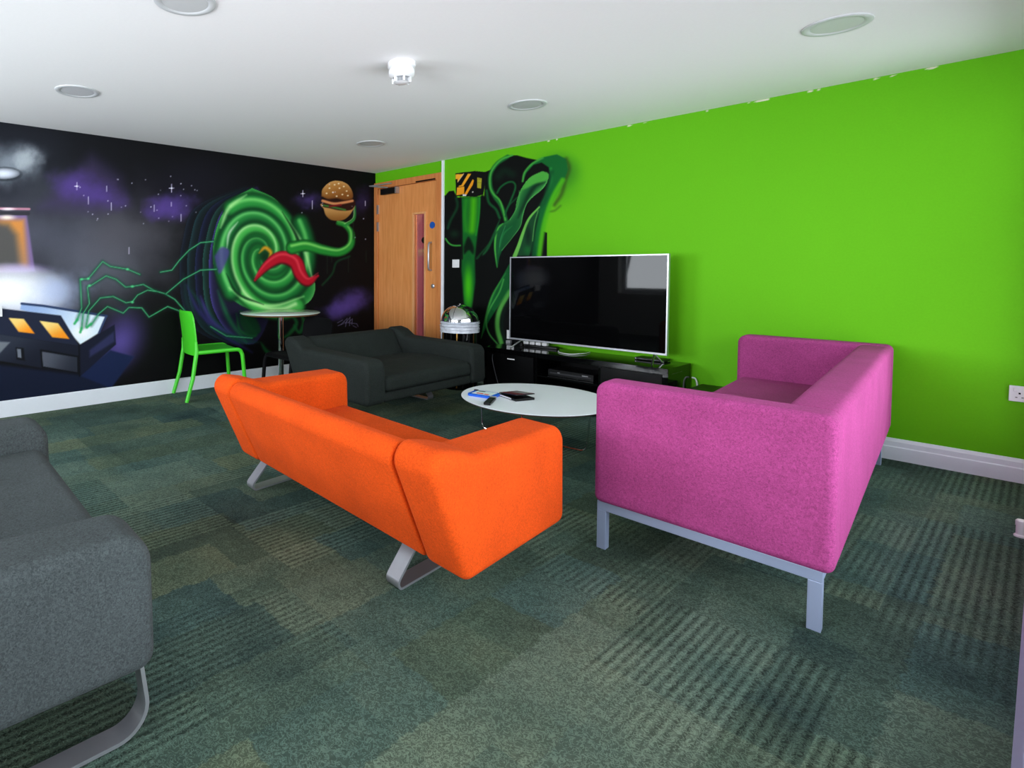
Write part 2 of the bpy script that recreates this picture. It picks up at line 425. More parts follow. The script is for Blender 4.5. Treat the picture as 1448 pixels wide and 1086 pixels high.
class Paint:
    def __init__(s, x, y, base):
        s.x, s.y = x, y
        s.c = np.tile(np.array(base, float), (len(x), 1))
    def put(s, idx, a, col):
        a = np.clip(a, 0, 1)[:, None]
        s.c[idx] = s.c[idx] * (1 - a) + np.array(col, float) * a
    def near(s, x0, x1, y0, y1):
        return np.where((s.x >= x0) & (s.x <= x1) & (s.y >= y0) & (s.y <= y1))[0]
    def glow(s, cx, cy, rx, ry, col, a=1.0, rot=0.0, p=1.0, nz=0.0):
        R = max(rx, ry)
        i = s.near(cx - R, cx + R, cy - R, cy + R)
        dx, dy = s.x[i] - cx, s.y[i] - cy
        c, sn = math.cos(rot), math.sin(rot)
        d = np.sqrt(((dx * c + dy * sn) / rx) ** 2 + ((-dx * sn + dy * c) / ry) ** 2)
        if nz: d = d + nz * (fbm(s.x[i] / (R * .45) + cx, s.y[i] / (R * .45) + cy) - .5)
        s.put(i, a * smooth(1 - d) ** p, col)
    def sdf(s, i, poly):
        P = np.array(poly, float); x, y = s.x[i], s.y[i]
        d = np.full(len(i), 1e9); ins = np.zeros(len(i), bool)
        for (x0, y0), (x1, y1) in zip(P, np.roll(P, -1, 0)):
            ex, ey = x1 - x0, y1 - y0
            t = np.clip(((x - x0) * ex + (y - y0) * ey) / max(ex * ex + ey * ey, 1e-9), 0, 1)
            d = np.minimum(d, np.hypot(x - x0 - t * ex, y - y0 - t * ey))
            if abs(ey) > 1e-9:
                hit = ((y0 > y) != (y1 > y)) & (x < (x1 - x0) * (y - y0) / ey + x0)
                ins ^= hit
        return np.where(ins, -d, d)
    def poly(s, pts, col, soft=2.0, a=1.0, grad=None, closed_curve=False):
        """filled shape; grad = (x0, y0, x1, y1, colour2) fades to a second colour"""
        if closed_curve:
            P = list(map(tuple, pts)); P = P + [P[0]]
            pts = curve(P, 8)[:-1]
        P = np.array(pts, float)
        m = soft + 4
        i = s.near(P[:, 0].min() - m, P[:, 0].max() + m, P[:, 1].min() - m, P[:, 1].max() + m)
        if not len(i): return
        d = s.sdf(i, P)
        al = a * smooth(0.5 - d / (2 * soft))
        if grad is not None:
            x0, y0, x1, y1, c2 = grad
            t = smooth(((s.x[i] - x0) * (x1 - x0) + (s.y[i] - y0) * (y1 - y0)) / ((x1 - x0) ** 2 + (y1 - y0) ** 2))[:, None]
            cc = np.array(col, float) * (1 - t) + np.array(c2, float) * t
            al = np.clip(al, 0, 1)[:, None]
            s.c[i] = s.c[i] * (1 - al) + cc * al
        else:
            s.put(i, al, col)
    def rim(s, pts, col, width, a=1.0, closed_curve=True, side=None):
        """airbrushed light along the inside of a shape's edge"""
        if closed_curve:
            P = list(map(tuple, pts)); P = P + [P[0]]
            pts = curve(P, 8)[:-1]
        P = np.array(pts, float)
        i = s.near(P[:, 0].min(), P[:, 0].max(), P[:, 1].min(), P[:, 1].max())
        d = s.sdf(i, P)
        al = a * np.where(d < 0, np.exp(d / width), 0)
        if side is not None:
            cx, cy = P.mean(0)
            k = ((s.x[i] - cx) * side[0] + (s.y[i] - cy) * side[1]) / (0.5 * max(np.ptp(P[:, 0]), np.ptp(P[:, 1])))
            al = al * smooth(0.5 + 0.8 * k)
        s.put(i, al, col)
    def stroke(s, pts, col, w, soft=1.5, a=1.0, smooth_=True, w2=None, taper=False):
        P = curve(pts, 6) if smooth_ and len(pts) > 2 else np.array(pts, float)
        m = max(w, w2 or 0) + soft + 2
        i = s.near(P[:, 0].min() - m, P[:, 0].max() + m, P[:, 1].min() - m, P[:, 1].max() + m)
        if not len(i): return
        x, y = s.x[i], s.y[i]
        best = np.full(len(i), -1e9)
        n = len(P) - 1
        for k in range(n):
            (x0, y0), (x1, y1) = P[k], P[k + 1]
            ex, ey = x1 - x0, y1 - y0
            t = np.clip(((x - x0) * ex + (y - y0) * ey) / max(ex * ex + ey * ey, 1e-9), 0, 1)
            d = np.hypot(x - x0 - t * ex, y - y0 - t * ey)
            f = (k + t) / n
            ww = w if w2 is None else w + (w2 - w) * f
            if taper: ww = w * np.sin(PI * np.clip(f, 0.02, 0.98)) ** 0.7
            best = np.maximum(best, (ww / 2 - d) / soft)
        s.put(i, a * smooth(best * 0.5 + 0.5), col)

def to_linear(c):
    c = np.clip(c / 255.0, 0, 1)
    return np.where(c <= 0.04045, c / 12.92, ((c + 0.055) / 1.055) ** 2.4)

def grid_mesh(name, A, Z, to3d, colours, extra=None):
    """vertex grid over axis A x Z with painted vertex colours"""
    na, nz = len(A), len(Z)
    aa, zz = np.meshgrid(A, Z, indexing='ij')
    co = to3d(aa.ravel(), zz.ravel()).astype(np.float32)
    idx = np.arange(na * nz).reshape(na, nz)
    q = np.stack([idx[:-1, :-1], idx[1:, :-1], idx[1:, 1:], idx[:-1, 1:]], -1).reshape(-1, 4)
    cols = colours
    if extra is not None:
        ev, ef, ec = extra
        q = np.vstack([q, np.array(ef) + len(co)]); co = np.vstack([co, np.array(ev, np.float32)]); cols = np.vstack([cols, ec])
    me = bpy.data.meshes.new(name)
    me.vertices.add(len(co)); me.vertices.foreach_set('co', co.ravel())
    me.loops.add(len(q) * 4); me.loops.foreach_set('vertex_index', q.ravel().astype(np.int32))
    me.polygons.add(len(q)); me.polygons.foreach_set('loop_start', np.arange(0, len(q) * 4, 4, dtype=np.int32))
    me.polygons.foreach_set('loop_total', np.full(len(q), 4, np.int32))
    me.update(calc_edges=True); me.validate()
    at = me.color_attributes.new('paint', 'FLOAT_COLOR', 'POINT')
    at.data.foreach_set('color', np.hstack([to_linear(cols), np.ones((len(cols), 1))]).astype(np.float32).ravel())
    o = bpy.data.objects.new(name, me)
    return o

def paint_left(y, z):
    HL = [319.56706745427283, -8.12506049918245, 1310.9392683905396, 46.48863227618705, -283.43656150059553, 873.4332218220449, 0.08716613781256538, -0.006111654082066161]
    x, v = homog(HL, y, z)
    p = Paint(x, v, (5, 5, 7))
    # grey and violet haze over the black, left part of the wall
    p.glow(60, 150, 620, 360, (30, 33, 42), 0.95, nz=.3)
    p.glow(330, 500, 440, 330, (98, 100, 112), 0.9, p=1.1, nz=.5)
    p.glow(120, 420, 380, 280, (84, 86, 100), 0.8, nz=.5)
    p.glow(480, 420, 270, 230, (84, 82, 90), 0.75, nz=.7)
    p.glow(620, 250, 400, 180, (22, 20, 34), 0.7, nz=.4)
    p.glow(40, 180, 150, 110, (150, 160, 170), 0.8, nz=.7)
    p.glow(95, 160, 70, 60, (190, 198, 204), 0.7, nz=.9)
    p.glow(160, 260, 140, 100, (62, 66, 74), 0.5, nz=.6)
    # violet nebulae
    p.poly([(320, 150), (420, 225), (440, 320), (330, 345), (140, 330)], (70, 56, 100), 40, 0.6)
    for (a, b, rx, ry, k, r) in ((270, 255, 140, 66, .85, .15), (350, 295, 140, 62, .95, .15), (235, 245, 105, 60, .55, -.5), (600, 325, 112, 72, 1, -.1), (560, 345, 90, 46, .7, 0),
                                 (1078, 305, 70, 44, .8, .1), (1262, 310, 50, 70, .5, 0), (1225, 660, 100, 56, 1, -.4), (1180, 690, 84, 40, .9, -.2)):
        p.glow(a, b, rx, ry, (84, 62, 138), k * .85, r, 1.0, nz=.9)
    # dark glowing doorway at the far left
    p.poly([(-160, 345), (92, 345), (122, 552), (-160, 560)], (126, 104, 150), 5)
    p.poly([(-160, 372), (84, 372), (100, 545), (-160, 552)], (214, 140, 66), 14, grad=(20, 370, 60, 560, (176, 128, 92)))
    p.poly([(-160, 420), (-20, 380), (30, 388), (58, 425), (72, 545), (-160, 560)], (84, 82, 80), 20)
    p.stroke([(-160, 330), (102, 335)], (190, 130, 150), 8, 2, smooth_=False)
    p.stroke([(-160, 350), (98, 350)], (52, 50, 58), 14, 2, smooth_=False)
    p.glow(28, 335, 40, 8, (255, 240, 245), 1); p.glow(24, 364, 45, 14, (255, 238, 220), 1)
    p.glow(60, 545, 150, 30, (150, 120, 190), 0.8)
    # white-blue glow pouring up
    p.glow(40, 640, 350, 125, (214, 222, 250), 0.95, p=0.7, nz=.5)
    p.glow(20, 620, 240, 100, (255, 255, 255), 1.0, p=0.5)
    p.glow(200, 620, 150, 95, (170, 186, 226), 0.6, nz=.8)
    # open dark blue chest with two amber panels, light inside
    q = lambda pts: [(a * .5, 592.4 + b * .5) for a, b in pts]
    p.poly(q([(-400, 520), (560, 640), (770, 470), (935, 515), (770, 740), (-400, 900)]), (16, 24, 46), 10)
    p.glow(420, 800, 120, 170, (96, 80, 160), 0.85, 0.5)
    p.poly(q([(770, 470), (935, 515), (775, 735), (560, 650)]), (22, 34, 70), 4)
    p.poly(q([(150, 140), (745, 230), (690, 350), (560, 430), (430, 280), (140, 185)]), (150, 176, 220), 3, grad=(90, 670, 300, 790, (226, 240, 252)))
    p.stroke(q([(150, 145), (300, 160), (745, 232)]), (40, 56, 92), 8, 2, smooth_=False)
    p.stroke(q([(740, 235), (690, 350)]), (50, 66, 104), 7, 2, smooth_=False)
    p.glow(285, 765, 60, 45, (255, 255, 255), 0.9)
    p.poly(q([(-400, 160), (0, 178), (425, 228), (552, 440), (0, 360), (-400, 320)]), (30, 36, 56), 2)
    p.poly(q([(-400, 320), (0, 360), (552, 440), (552, 640), (0, 545), (-400, 500)]), (44, 50, 64), 2, grad=(0, 790, 60, 900, (22, 26, 40)))
    p.poly(q([(552, 440), (800, 290), (810, 430), (560, 650)]), (20, 24, 42), 2)
    p.poly(q([(625, 470), (795, 340), (800, 410), (625, 520)]), (44, 46, 84), 6)
    p.stroke(q([(552, 440), (556, 650)]), (8, 10, 18), 6, 1.5, smooth_=False)
    p.poly(q([(60, 245), (165, 252), (242, 355), (130, 342)]), (255, 214, 120), 2, grad=(60, 720, 90, 775, (250, 146, 26)))
    p.poly(q([(275, 265), (405, 282), (485, 392), (365, 380)]), (255, 220, 130), 2, grad=(170, 730, 200, 790, (250, 150, 30)))
    p.poly(q([(290, 480), (540, 520), (540, 628), (300, 585)]), (84, 88, 100), 2, grad=(150, 840, 260, 900, (40, 44, 56)))
    p.stroke(q([(285, 470), (545, 515), (548, 632), (295, 588), (285, 470)]), (8, 10, 16), 6, 1.5, smooth_=False)
    p.poly(q([(108, 450), (165, 455), (175, 545), (115, 535)]), (10, 12, 18), 1.5); p.poly(q([(118, 460), (145, 463), (150, 525), (124, 520)]), (110, 116, 128), 2)
    p.poly(q([(-200, 400), (70, 415), (0, 490), (-200, 490)]), (110, 116, 124), 4)
    # layered dark wisps behind the green swirl
    for k, (dx, col) in enumerate(((-118, (14, 20, 30)), (-92, (18, 36, 40)), (-64, (18, 22, 44)), (-38, (22, 50, 44)), (-16, (44, 38, 84)))):
        P = [(905 + dx * .5, 255 - k * 0), (800 + dx, 330), (755 + dx, 450), (745 + dx, 560), (760 + dx, 680), (820 + dx, 770), (900 + dx * .4, 800), (960, 640), (980, 400)]
        p.poly(P, tuple(c * .55 for c in col), 8, 0.9, closed_curve=True)
        p.rim(P, tuple(min(255, c * 1.9) for c in col), 9, 0.9, side=(-1, 0.1))
    for pts, col in (([(650, 600), (700, 700), (790, 780), (880, 835)], (42, 40, 96)), ([(668, 620), (760, 740), (830, 790), (900, 800)], (20, 66, 58)), ([(700, 640), (735, 720), (800, 770)], (60, 50, 120)), ([(640, 560), (660, 680), (740, 760)], (18, 44, 46)), ([(760, 620), (800, 720), (860, 800)], (26, 96, 60))):
        p.stroke(pts, col, 16, 9, 0.85, taper=True)
    # green swirl: one big sprayed spiral of overlapping bands, no figure
    body = [(880, 262), (960, 300), (1010, 370), (1040, 450), (1080, 540), (1100, 610), (1070, 665), (980, 690), (880, 686), (800, 640), (752, 560), (745, 460), (768, 370), (815, 300)]
    p.poly(body, (14, 84, 34), 5, closed_curve=True, grad=(760, 300, 1060, 680, (26, 118, 48)))
    p.rim(body, (70, 180, 78), 11, 0.8, side=(-.7, -.7)); p.rim(body, (120, 214, 110), 8, 0.7, side=(1, .3))
    cx0, cy0 = 925, 500
    def spiral(ph, r0, r1, turns, n=26, sx=.86, sy=1.08):
        out = []
        for k in range(n):
            f = k / (n - 1); a_ = ph + turns * 2 * PI * f; rr = r0 + (r1 - r0) * f
            out.append((cx0 + rr * sx * math.cos(a_) + .12 * rr * math.sin(a_), cy0 + rr * sy * math.sin(a_)))
        return out
    for j, (ph, dk, md, hi) in enumerate(((-2.2, (16, 96, 40), (48, 156, 64), (120, 214, 110)), (-.6, (8, 60, 28), (30, 128, 54), (96, 196, 96)), (1.0, (40, 146, 56), (84, 190, 84), (186, 238, 160)), (2.5, (10, 72, 34), (40, 142, 60), (110, 206, 110)))):
        P = spiral(ph, 192, 26, .95)
        p.stroke(P, (4, 30, 14), 66, 10, .85, w2=10); p.stroke(P, dk, 58, 10, .95, w2=8); p.stroke(P, md, 34, 14, .9, w2=5)
        Q = [(a_ - 3, b_ - 8) for a_, b_ in P]; p.stroke(Q, hi, 13, 7, .85, w2=2)
    p.glow(cx0, cy0, 40, 44, (6, 40, 20), .9)
    for t in ([(800, 610), (870, 660), (960, 672), (1060, 640)], [(1010, 380), (1060, 470), (1088, 570)], [(770, 400), (800, 330), (860, 285)]):
        p.stroke(t, (176, 236, 150), 12, 7, .8, taper=True)
    for t in ([(790, 560), (830, 630), (920, 668)], [(985, 345), (1040, 440), (1060, 540)]):
        p.stroke(t, (6, 40, 18), 9, 4, .8, taper=True)
    p.poly([(748, 500), (772, 468), (800, 480), (790, 520), (765, 560)], (80, 64, 140), 7, 0.8, closed_curve=True)
    # amber and pale flecks, crimson ribbon
    p.stroke([(905, 488), (925, 470), (945, 486), (938, 506)], (240, 160, 30), 13, 6, 0.85, taper=True)
    p.stroke([(792, 470), (800, 420), (830, 380)], (226, 240, 214), 8, 5, 0.7, taper=True)
    rb = [(890, 585), (930, 535), (980, 505), (1030, 520), (1050, 565), (1075, 590), (1110, 570)]
    p.stroke(rb, (90, 4, 18), 50, 5, .95, taper=True); p.stroke([(a_, b_ - 3) for a_, b_ in rb], (182, 16, 38), 42, 5, 1, taper=True); p.stroke([(a_, b_ - 12) for a_, b_ in rb], (228, 62, 76), 9, 5, .8, taper=True)
    # green tendril curling up under the burger
    arm = [(1020, 470), (1070, 462), (1130, 478), (1185, 485), (1222, 462), (1226, 420), (1205, 392), (1180, 384)]
    p.stroke(arm, (10, 70, 24), 46, 5, 1, w2=14); p.stroke(arm, (34, 138, 48), 36, 6, 1, w2=10); p.stroke([(a_ - 2, b_ - 7) for a_, b_ in arm], (128, 214, 100), 10, 5, .9, w2=3)
    p.stroke([(1205, 392), (1236, 370), (1240, 325)], (40, 140, 56), 11, 4, 1, w2=3); p.stroke([(1203, 386), (1232, 366), (1236, 328)], (150, 216, 130), 3, 2, .8)
    # burger
    p.poly([(1130, 335), (1125, 315), (1230, 315), (1228, 345), (1200, 372), (1160, 374), (1138, 358)], (196, 146, 84), 2.5, closed_curve=True, grad=(1170, 330, 1170, 376, (140, 92, 40)))
    p.poly([(1124, 300), (1232, 302), (1230, 335), (1190, 340), (1150, 332), (1126, 325)], (44, 18, 14), 2.5, closed_curve=True)
    p.stroke([(1126, 306), (1165, 316), (1200, 312), (1230, 306)], (214, 140, 90), 9, 3); p.stroke([(1130, 322), (1170, 330), (1205, 338)], (60, 120, 50), 6, 3); p.stroke([(1150, 326), (1190, 320)], (120, 24, 30), 6, 2)
    top = [(1122, 290), (1126, 265), (1150, 242), (1180, 236), (1212, 248), (1230, 275), (1230, 298), (1205, 304), (1175, 298), (1145, 300)]
    p.poly(top, (186, 128, 62), 2.5, closed_curve=True, grad=(1170, 240, 1185, 305, (132, 78, 30))); p.rim(top, (226, 176, 110), 8, 0.7, side=(0, -1)); p.rim(top, (70, 34, 14), 4, 0.8, side=(0, 1))
    for (a, b) in ((1150, 262), (1168, 250), (1182, 246), (1185, 262), (1200, 256), (1210, 272), (1162, 276), (1140, 280), (1195, 284), (1214, 288), (1175, 290)): p.glow(a, b, 4.5, 3.5, (255, 244, 210), 1, p=.5)
    # lightning-like green tendrils
    T = [[(270, 720), (285, 680), (280, 580), (308, 578), (358, 518), (385, 535), (445, 545), (488, 563)], [(560, 555), (600, 548), (625, 515), (660, 478), (700, 452), (745, 448)],
         [(285, 750), (290, 700), (312, 665), (305, 607), (320, 600), (370, 568), (405, 580), (438, 607), (462, 605), (500, 598), (540, 620), (575, 630), (610, 650), (645, 690), (655, 745)],
         [(300, 745), (310, 690), (350, 645), (395, 640), (440, 662), (462, 658), (480, 635), (515, 618), (545, 622)], [(318, 740), (345, 700), (375, 675), (430, 698), (450, 678), (495, 680), (520, 712), (585, 675), (625, 690), (650, 745)],
         [(580, 630), (640, 580), (700, 548), (755, 545)], [(735, 745), (790, 778), (880, 785)]]
    for t in T:
        p.stroke(t, (12, 70, 44), 12, 7, 0.5, smooth_=False); p.stroke(t, (38, 138, 84), 4.0, 2, 0.9, smooth_=False); p.stroke(t, (140, 216, 172), 1.4, 1.2, 0.5, smooth_=False)
    for (a, b) in ((308, 578), (462, 605), (312, 602), (445, 545), (462, 660), (285, 580)): p.glow(a, b, 9, 7, (90, 220, 140), 0.9)
    for t in ([(270, 720), (260, 735)], [(285, 750), (280, 765)], [(318, 735), (303, 748)]): p.stroke(t, (40, 170, 90), 8, 3, 0.9, smooth_=False)
    # dim green trails low on the wall, around the table
    for t in ([(840, 690), (870, 740), (890, 775), (840, 760), (825, 700)], [(1045, 690), (1060, 730), (1045, 765), (1025, 740)], [(910, 800), (935, 835), (975, 845)], [(1000, 690), (1035, 730), (1010, 770), (985, 785)]):
        p.stroke(t, (16, 92, 40), 14, 6, 0.8, taper=True)
    p.poly([(835, 690), (880, 700), (910, 760), (870, 775), (840, 740)], (12, 60, 30), 6, 0.9, closed_curve=True)
    for t in ([(1125, 600), (1160, 560), (1175, 520), (1220, 500)],): p.stroke(t, (14, 60, 32), 7, 4, 0.8)
    for (a, b, c) in ((1142, 500, 560), (1158, 500, 520), (1216, 500, 555), (1278, 480, 520), (1233, 380, 440)): p.stroke([(a, b), (a, c)], (30, 44, 34), 3, 2, 0.7, smooth_=False)
    # stars
    def star(a, b, r, k=1.0):
        p.stroke([(a, b - r), (a, b + r)], (226, 214, 250), 2.2, 1.4, k, smooth_=False); p.stroke([(a - r * .6, b), (a + r * .6, b)], (226, 214, 250), 2.2, 1.4, k, smooth_=False); p.glow(a, b, 5, 5, (255, 255, 255), k)
    for (a, b, r) in ((268, 255, 13), (599, 262, 14), (1057, 281, 11)): star(a, b, r)
    for (a, b, r) in ((308, 305, 13), (372, 264, 9), (388, 326, 13), (538, 332, 11), (632, 365, 12), (598, 318, 7), (450, 480, 11), (1090, 320, 14), (1275, 315, 8)):
        p.stroke([(a, b - r), (a, b + r)], (214, 206, 236), 2.4, 1.4, .9, smooth_=False)
    r2 = np.random.default_rng(3)
    for k in range(42):
        a, b = (r2.uniform(240, 700), r2.uniform(215, 400)) if k < 32 else (r2.uniform(1020, 1290), r2.uniform(225, 480))
        p.glow(a, b, 3.2, 3.2, (220, 214, 240), r2.uniform(.4, 1), p=.6)
    # painter's scribbled mark
    for t in ([(1178, 732), (1196, 722)], [(1180, 742), (1200, 734)], [(1190, 738), (1212, 716), (1206, 745)], [(1205, 735), (1222, 712), (1220, 742)], [(1216, 730), (1230, 718), (1228, 738)], [(1200, 730), (1245, 735), (1250, 745)], [(1232, 742), (1244, 748)]):
        p.stroke(t, (104, 96, 130), 2.4, 1.4, .85, smooth_=False)
    p.glow(15, 213, 66, 27, (20, 24, 30), 1, p=.3)
    p.glow(12, 211, 58, 20, (226, 232, 246), 1, p=.25)
    return p.c

GREEN = (98, 180, 20)
def paint_back(x, z):
    HB = [529.1874332489463, 3.1882104676250047, -566.8847286866898, -119.25656274571736, -691.471638260633, 1893.9735036240797, -0.1085119693702202, -0.006111654082066166]
    u, v = homog(HB, x, z)
    p = Paint(u, v, GREEN)
    K = (6, 8, 8)
    q2 = lambda pts: [(((500 + a / 3.394) - 625) * 6.035, ((180 + b / 3.394) - 200) * 6.035) for a, b in pts]
    # hazy dark edge of the smoke on the green
    p.glow(960, 330, 330, 330, (46, 128, 22), 0.6); p.glow(1010, 250, 230, 200, (40, 110, 30), 0.8)
    black = [(-6, 480), (30, 460), (60, 425), (100, 420), (130, 480), (360, 470), (370, 260), (420, 240), (470, 180), (560, 120), (640, 118), (720, 140), (820, 160), (900, 180), (935, 250), (930, 350), (880, 480), (860, 600), (850, 760), (895, 780), (895, 2400), (-6, 2400)]
    p.poly(black, K, 5)
    p.poly([(890, 780), (896, 780), (896, 2400), (880, 2400)], K, 1.5)
    p.stroke([(1060, 150), (1085, 230), (1050, 340), (1020, 450), (960, 540)], (44, 62, 22), 26, 22, .75)
    p.stroke([(900, 600), (960, 590), (1010, 550)], (50, 90, 24), 16, 12, .6)
    D, Md, Lt, Hi = (8, 74, 34), (20, 112, 40), (52, 146, 50), (104, 190, 84)
    def ribbon(pts, dark, rimc, soft=5, w=12, side=(-1, -.3), k=.95):
        p.poly(pts, dark, soft, closed_curve=True); p.rim(pts, rimc, w, k, side=side)
    # broad outer ribbon from top right curling down
    p.poly([(690, 345), (700, 270), (760, 190), (860, 135), (980, 110), (1060, 150), (1075, 240), (1040, 340), (980, 440), (930, 540), (890, 640), (860, 760), (840, 980), (770, 980), (800, 760), (840, 560), (900, 420), (925, 300), (910, 220), (850, 180), (780, 200), (720, 270)], (14, 96, 40), 6)
    p.stroke([(688, 340), (705, 265), (770, 190), (860, 140)], (66, 158, 60), 16, 8, .95); p.stroke([(930, 230), (935, 320), (900, 430), (850, 540), (800, 650)], (40, 140, 56), 16, 10, .9)
    p.stroke([(1030, 330), (960, 450), (900, 600), (860, 760), (830, 975)], (74, 170, 20), 40, 16, .95)
    p.stroke([(935, 260), (880, 480), (810, 620), (780, 850), (780, 980)], (6, 70, 34), 34, 16, .8)
    # left loop
    p.stroke([(560, 130), (470, 190), (415, 280), (415, 390), (450, 470), (500, 540), (530, 620), (550, 690)], (24, 104, 44), 34, 10, .95)
    p.stroke([(600, 118), (500, 160), (420, 260), (410, 380), (440, 450), (490, 500), (520, 580), (540, 670)], (70, 164, 60), 14, 6, .95)
    p.stroke([(470, 440), (500, 390), (560, 350), (610, 350), (625, 400), (580, 520), (540, 610)], (18, 92, 44), 16, 7, .9)
    p.stroke([(480, 300), (530, 250), (600, 280)], (10, 40, 24), 60, 30, .7)
    p.stroke([(640, 480), (560, 560), (540, 640)], (14, 80, 40), 12, 6, .8)
    # central bright tongue
    ribbon([(855, 255), (905, 275), (905, 320), (870, 390), (790, 460), (720, 540), (690, 640), (660, 740), (580, 840), (520, 920), (490, 990), (470, 1080), (445, 950), (445, 820), (480, 720), (560, 680), (620, 600), (640, 500), (680, 400), (750, 310)], (16, 78, 40), (80, 170, 70), 4, 26, (-.2, -1))
    p.poly([(855, 256), (906, 275), (900, 320), (850, 350), (780, 370), (720, 400), (690, 400), (750, 310)], (76, 166, 60), 14, .9, closed_curve=True)
    p.stroke([(880, 350), (800, 380), (740, 460), (690, 560), (650, 650)], (6, 36, 22), 34, 18, .85, taper=True)
    p.stroke([(895, 345), (840, 420), (740, 500), (690, 620), (670, 720), (600, 820), (510, 930)], (90, 176, 90), 5, 3, .8)
    p.stroke([(660, 420), (650, 540), (580, 670)], (78, 160, 80), 6, 4, .7)
    p.stroke([(470, 1075), (452, 900), (470, 760), (520, 700)], (84, 186, 66), 13, 7, .95, taper=True)
    p.stroke([(600, 720), (520, 800), (480, 960)], (30, 120, 56), 12, 8, .8, taper=True); p.stroke([(540, 720), (500, 830), (490, 900)], (60, 150, 90), 5, 4, .7)
    # leaf to the right of the tongue
    lf = [(830, 560), (800, 680), (775, 850), (745, 975), (640, 975), (660, 880), (700, 760), (750, 650)]
    p.poly(lf, (20, 66, 36), 4); p.stroke([(830, 560), (745, 655), (695, 770), (655, 890), (620, 980)], (108, 186, 78), 13, 5, .95, w2=36); p.stroke([(820, 590), (790, 700), (772, 850)], (96, 168, 80), 6, 4, .85)
    p.glow(735, 800, 40, 130, (8, 26, 18), .8); p.glow(730, 930, 50, 60, (20, 100, 40), .8)
    # wisps on the left
    p.stroke([(380, 420), (400, 520), (460, 580), (490, 650)], (16, 82, 40), 22, 8, .9); p.stroke([(500, 650), (440, 800), (380, 930), (305, 1000)], (20, 84, 42), 22, 8, .9, taper=True)
    p.stroke([(120, 480), (130, 560), (70, 680), (50, 740)], (14, 66, 36), 22, 12, .8); p.stroke([(30, 830), (60, 870), (100, 888), (160, 888)], (60, 156, 60), 13, 6, .95)
    p.glow(105, 790, 70, 60, (14, 40, 24), .9)
    # beam under the striped box
    p.poly([(160, 480), (335, 470), (320, 640), (290, 900), (280, 1000), (285, 1200), (255, 1420), (190, 1420), (165, 1100), (170, 900), (165, 640)], (16, 96, 34), 12)
    p.stroke([(270, 500), (265, 620), (255, 760)], (74, 176, 14), 50, 34, .95); p.stroke([(205, 500), (195, 640), (205, 760)], (40, 140, 30), 30, 22, .8); p.stroke([(320, 480), (315, 640), (290, 800)], (34, 150, 40), 10, 8, .8)
    p.poly([(185, 900), (225, 815), (270, 900), (265, 960), (230, 930), (190, 960)], (6, 20, 12), 14, .95, closed_curve=True)
    p.glow(225, 1020, 45, 110, (14, 84, 36), .9); p.glow(225, 1240, 55, 260, (70, 190, 20), .95, p=.8)
    p.stroke([(160, 480), (165, 640), (172, 1000)], (10, 14, 12), 14, 8, .9); p.stroke([(345, 470), (350, 700), (330, 1000)], K, 26, 8, .9)
    # lower flames beside the screen
    fl = q2([(750, 650), (700, 740), (660, 820), (640, 900), (612, 1012), (650, 930), (700, 850), (750, 780)])
    p.poly(fl, (16, 88, 40), 5); p.stroke(q2([(612, 1012), (640, 890), (670, 800), (730, 700)]), (56, 150, 60), 18, 8, .9, taper=True)
    p.stroke(q2([(690, 1040), (650, 990), (636, 930), (655, 870), (700, 790), (720, 730)]), (70, 160, 70), 12, 6, .9); p.stroke(q2([(710, 1040), (690, 960), (700, 880), (750, 790)]), (84, 168, 70), 40, 14, .95); p.stroke(q2([(730, 1030), (712, 960), (722, 880), (752, 820)]), (8, 30, 20), 22, 12, .8)
    p.stroke(q2([(590, 630), (650, 560), (690, 500)]), (16, 76, 36), 14, 8, .8)
    # black box with amber hazard stripes
    p.poly([(113, 272), (278, 252), (384, 262), (352, 452), (285, 474), (120, 466)], (12, 12, 12), 2)
    st = [[(128, 282), (182, 276), (134, 345), (130, 310)], [(220, 277), (250, 275), (180, 385), (128, 385), (165, 372)], [(262, 322), (272, 335), (262, 372), (212, 452), (190, 452)], [(128, 395), (190, 385), (188, 448), (124, 458)], [(115, 282), (142, 280), (140, 320), (115, 322)]]
    for s_ in st: p.poly(s_, (240, 170, 46), 2, grad=(120, 290, 260, 450, (226, 140, 24)))
    p.stroke([(135, 345), (185, 276)], (236, 190, 140), 6, 2, .9, smooth_=False)
    p.poly([(300, 308), (338, 316), (334, 402), (300, 396)], (168, 160, 40), 2); p.stroke([(306, 320), (332, 325)], (90, 86, 20), 4, 2, .8, smooth_=False); p.stroke([(306, 350), (332, 354)], (110, 104, 26), 4, 2, .8, smooth_=False)
    p.glow(262, 432, 8, 8, (230, 230, 220), 1, p=.4); p.poly([(175, 452), (208, 452), (206, 466), (178, 466)], (220, 220, 220), 1.5)
    # chipped paint under the ceiling
    return p.c

def chips(x, z, cols):
    r = np.random.default_rng(11)
    for cx, w, h in ((2.32, .03, .005), (2.40, .02, .006), (3.04, .04, .005), (3.16, .02, .004), (3.60, .02, .005), (3.86, .02, .004), (3.94, .08, .007), (4.20, .03, .006), (4.245, .012, .006), (4.52, .02, .006), (4.60, .02, .005), (4.76, .045, .007)):
        d = ((x - cx) / (w / 2)) ** 2 + ((z - (H - .008)) / h) ** 2
        n = r.uniform(.8, 1.2, len(x))
        m = d * n < 1
        cols[m] = (214, 208, 190)
    return cols

